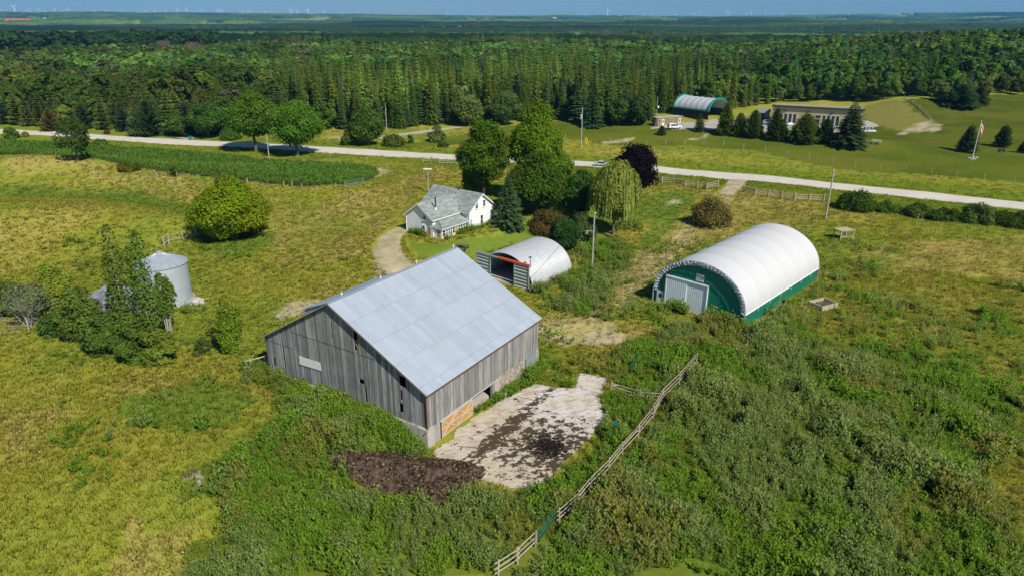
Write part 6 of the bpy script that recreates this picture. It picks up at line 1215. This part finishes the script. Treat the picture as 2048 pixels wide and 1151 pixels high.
car('sedan', 'white sedan on the gravel road left of the copper beech', (1206, 333), ra, 'silver_car', lift=.1); car('estate_car', 'white estate car parked beside the site trailer', (1349, 258), R(12), 'white_car', True, lift=.12); car('pickup_truck', 'dark pickup parked in front of the garden shed', (1520, 242), R(20), 'dark_car', False, 'pickup', True, .1); car('hatchback', 'pale blue car parked beside the beige building corner', (1538, 249), R(-15), 'blue_car', True, lift=.1); car('hatchback', 'pale silver car among the patio things', (1572, 252), R(10), 'silver_car', True, lift=.1); car('estate_car', 'dark car parked left of the pale blue one', (1505, 246), R(5), 'dark_car', True, lift=.1)
def parasol(label, bp, rz):
    t = thing('parasol', label, 'parasol', P(*bp), rz); MB().tube((0, 0, 0), (0, 0, 2.5), .04, .03, 7).build('pole', M['white'], t); m_ = MB(); rows = []
    for k in range(5): f = k / 4; rows.append([((.1 + 1.5 * f) * math.cos(2 * math.pi * i / 8), (.1 + 1.5 * f) * math.sin(2 * math.pi * i / 8), 2.7 - .5 * f ** 1.4) for i in range(8)])
    m_.grid(rows, close=True).build('canopy', M['white'], t)
parasol('white parasol before the left window group', (1563, 247), 0); parasol('white parasol right of the entrance patio', (1655, 252), .3); parasol('white parasol nearest the patio edge', (1579, 262), .3)
def bin_(label, bp):
    t = thing('wheelie_bin', label, 'bin', P(*bp), R(20)); m_ = MB(); m_.hexa([(-.3, -.3, .1), (.3, -.3, .1), (.3, .3, .1), (-.3, .3, .1), (-.42, -.42, 1.3), (.42, -.42, 1.3), (.42, .42, 1.3), (-.42, .42, 1.3)]); m_.build('bin_body', M['green_plastic'], t); MB().box(-.46, .46, -.46, .46, 1.3, 1.4).build('lid', M['green_plastic'], t); MB().tube((-.3, .36, .12), (.3, .36, .12), .12).build('wheel', M['black'], t)
bin_('dark green wheelie bin beside the side lane', (381, 281))
def feeder():
    t = thing('basket_post', 'green basket on a thin post in the weeds left of the paddock fence', 'basket post', P(1229, 886)); MB().tube((0, 0, -.2), (0, 0, 2.0), .035, .03, 6).build('post', M['green_plastic'], t); MB().tube((0, 0, 1.95), (0, 0, 2.2), .2, .34, 12).build('basket', M['green_plastic'], t)
feeder()
for i, (u_, v_) in enumerate([(1173, 290), (1176, 289)]):
    b = P(u_, v_); o = MB().tube((0, 0, 0), (-.5, 0, 2.2), .09, .09, 8).build('guy_guard', M['yellow']); o.location = b; tag(o, ('left' if i == 0 else 'right') + ' yellow guard of the two guy wires at the transformer pole', 'guy wire guard', 'yellow guy guards')
b = P(928, 375); o = MB().box(-.3, .3, -.1, .1, .5, 1.3).tube((0, 0, 0), (0, 0, .6), .04).build('yellow_sign', M['yellow']); o.location = b; tag(o, 'small yellow marker board at the grove behind the farmhouse', 'marker board')
def bench():
    t = thing('bench', 'dark bench under the small dense pine on the hill lawn', 'bench', P(2003, 305), R(5)); MB().box(-1.1, 1.1, -.25, .25, .42, .5).build('seat', M['black'], t); MB().box(-1.1, 1.1, .25, .32, .5, 1.0).build('backrest', M['black'], t)
    for x in (-.8, .8): MB().box(x - .06, x + .06, -.2, .3, 0, .42).build('leg', M['black'], t)
bench()
def platform():
    t = thing('low_platform', 'low white platform beside the hillside path', 'platform', P(1736, 262), R(-15)); MB().box(-2.6, 2.6, -1.2, 1.2, -.1, .25).build('deck', M['white'], t)
    for i, x in enumerate((-1.2, -.2, .8)):
        c = thing('garden_chair', ['left', 'middle', 'right'][i] + ' dark garden chair of three on the low white platform', 'chair', t.location + Vector((x * math.cos(R(-15)), x * math.sin(R(-15)), .25)), R(-15), 'chairs on the platform'); MB().box(-.28, .28, -.28, .28, .40, .46).build('seat', M['black'], c); MB().box(-.28, .28, .24, .3, .46, 1.05).build('backrest', M['black'], c)
        for a in (-.24, .24):
            for bb in (-.24, .24): MB().box(a - .03, a + .03, bb - .03, bb + .03, 0, .4).build('leg', M['black'], c)
platform()
def retaining():
    a, b = P(1562, 276), P(1604, 283); t = MB().prism([(0, 0, -.5), tuple(b - a + Vector((0, 0, -.5))), tuple(b - a + Vector((0, 0, 1.4))), (0, 0, 1.4)], (0, .3, 0)).build('retaining_wall', M['galv']); t.location = a; tag(t, 'blue-grey retaining wall between cedars below the patio', 'wall')
retaining()
# ---------------------------------------------------------------- wind turbines along the horizon
TX = [(37, 9), (107, 14), (158, 16), (275, 13), (348, 9), (360, 10), (397, 7), (463, 15), (520, 8), (541, 10), (584, 10), (620, 6), (668, 11), (710, 7), (725, 7), (740, 11), (800, 6), (873, 7), (926, 8), (1001, 8), (1130, 8), (1176, 9), (1230, 8), (1291, 12), (1337, 13), (1413, 11), (1490, 9), (1503, 12), (1519, 10), (1622, 9), (1650, 10), (1663, 9), (1733, 8), (1868, 14), (1900, 12), (1953, 12), (2035, 10)]
TX = [(a / 2.926, h) for a, h in TX] + [(650 + a / 2.926, h) for a, h in [(52, 12), (133, 9), (230, 7), (310, 7), (757, 7), (780, 6), (908, 5), (957, 7), (970, 7), (1036, 5), (1325, 6), (1365, 7), (1425, 7), (1455, 8), (1472, 8), (1575, 15), (1760, 7), (1805, 9), (1890, 10), (1920, 6), (2015, 9)]] + [(1300 + a / 2.738, h) for a, h in [(10, 7), (97, 8), (107, 9), (134, 9), (170, 5), (258, 14), (270, 13), (352, 9), (376, 13), (444, 12), (525, 9), (600, 6), (625, 9), (640, 8), (768, 10), (820, 5), (1080, 8), (1157, 8), (1175, 5), (1198, 7), (1270, 6), (1285, 5)]]
TX.sort()
def turbine(u_, hp, i):
    D = 1400 * 120 / (hp * 1.05) ; D = min(max(D, 9500), 14800); a = math.atan((u_ - CX) / F / cp); x, y = D * math.sin(a), D * math.cos(a); z = T(x, y); hub = hp * D / 1400 * .70; z0 = 40 + z * .0
    g = random.Random(i); ang = g.uniform(0, 2.09); t = thing('wind_turbine', 'tiny white wind turbine on the horizon, ' + ordn(i + 1) + ' from the left', 'wind turbine', (x, y, z), -a, 'wind turbines on the horizon')
    hub = max(45, z0 + hub - z - 0); MB().tube((0, 0, -5), (0, 0, hub), 4.6, 3.2, 8).build('tower', M['turbine'], t); MB().box(-2, 2, -4, 6, hub - 2, hub + 2).build('nacelle', M['turbine'], t); Lb = hp * D / 1400 * .36
    for k in range(3): an = ang + k * 2.0944; d = Vector((math.cos(an), 0, math.sin(an))); n_ = Vector((-math.sin(an), 0, math.cos(an))); c = Vector((0, -5, hub)); m_ = MB(); m_.prism([c - n_ * 2.4, c + n_ * 2.4, c + d * Lb * .3 + n_ * 3.0, c + d * Lb + n_ * .9, c + d * Lb - n_ * .9, c + d * Lb * .3 - n_ * 2.4], (0, -1.2, 0)); m_.build('blade', M['turbine'], t)
for i, (u_, hp) in enumerate(TX): turbine(u_, hp, i)
# ---------------------------------------------------------------- the air
def haze():
    s = NT('haze_air'); v = s.n('ShaderNodeVolumePrincipled'); v.inputs['Color'].default_value = C(.16, .52, .95); v.inputs['Density'].default_value = 7e-5; v.inputs['Anisotropy'].default_value = 0.0; s.t.links.new(v.outputs[0], s.out.inputs['Volume'])
    o = MB().box(-12500, 12500, -300, 15800, -60, 330).build('haze', s.m); tag(o, kind='stuff')
haze()
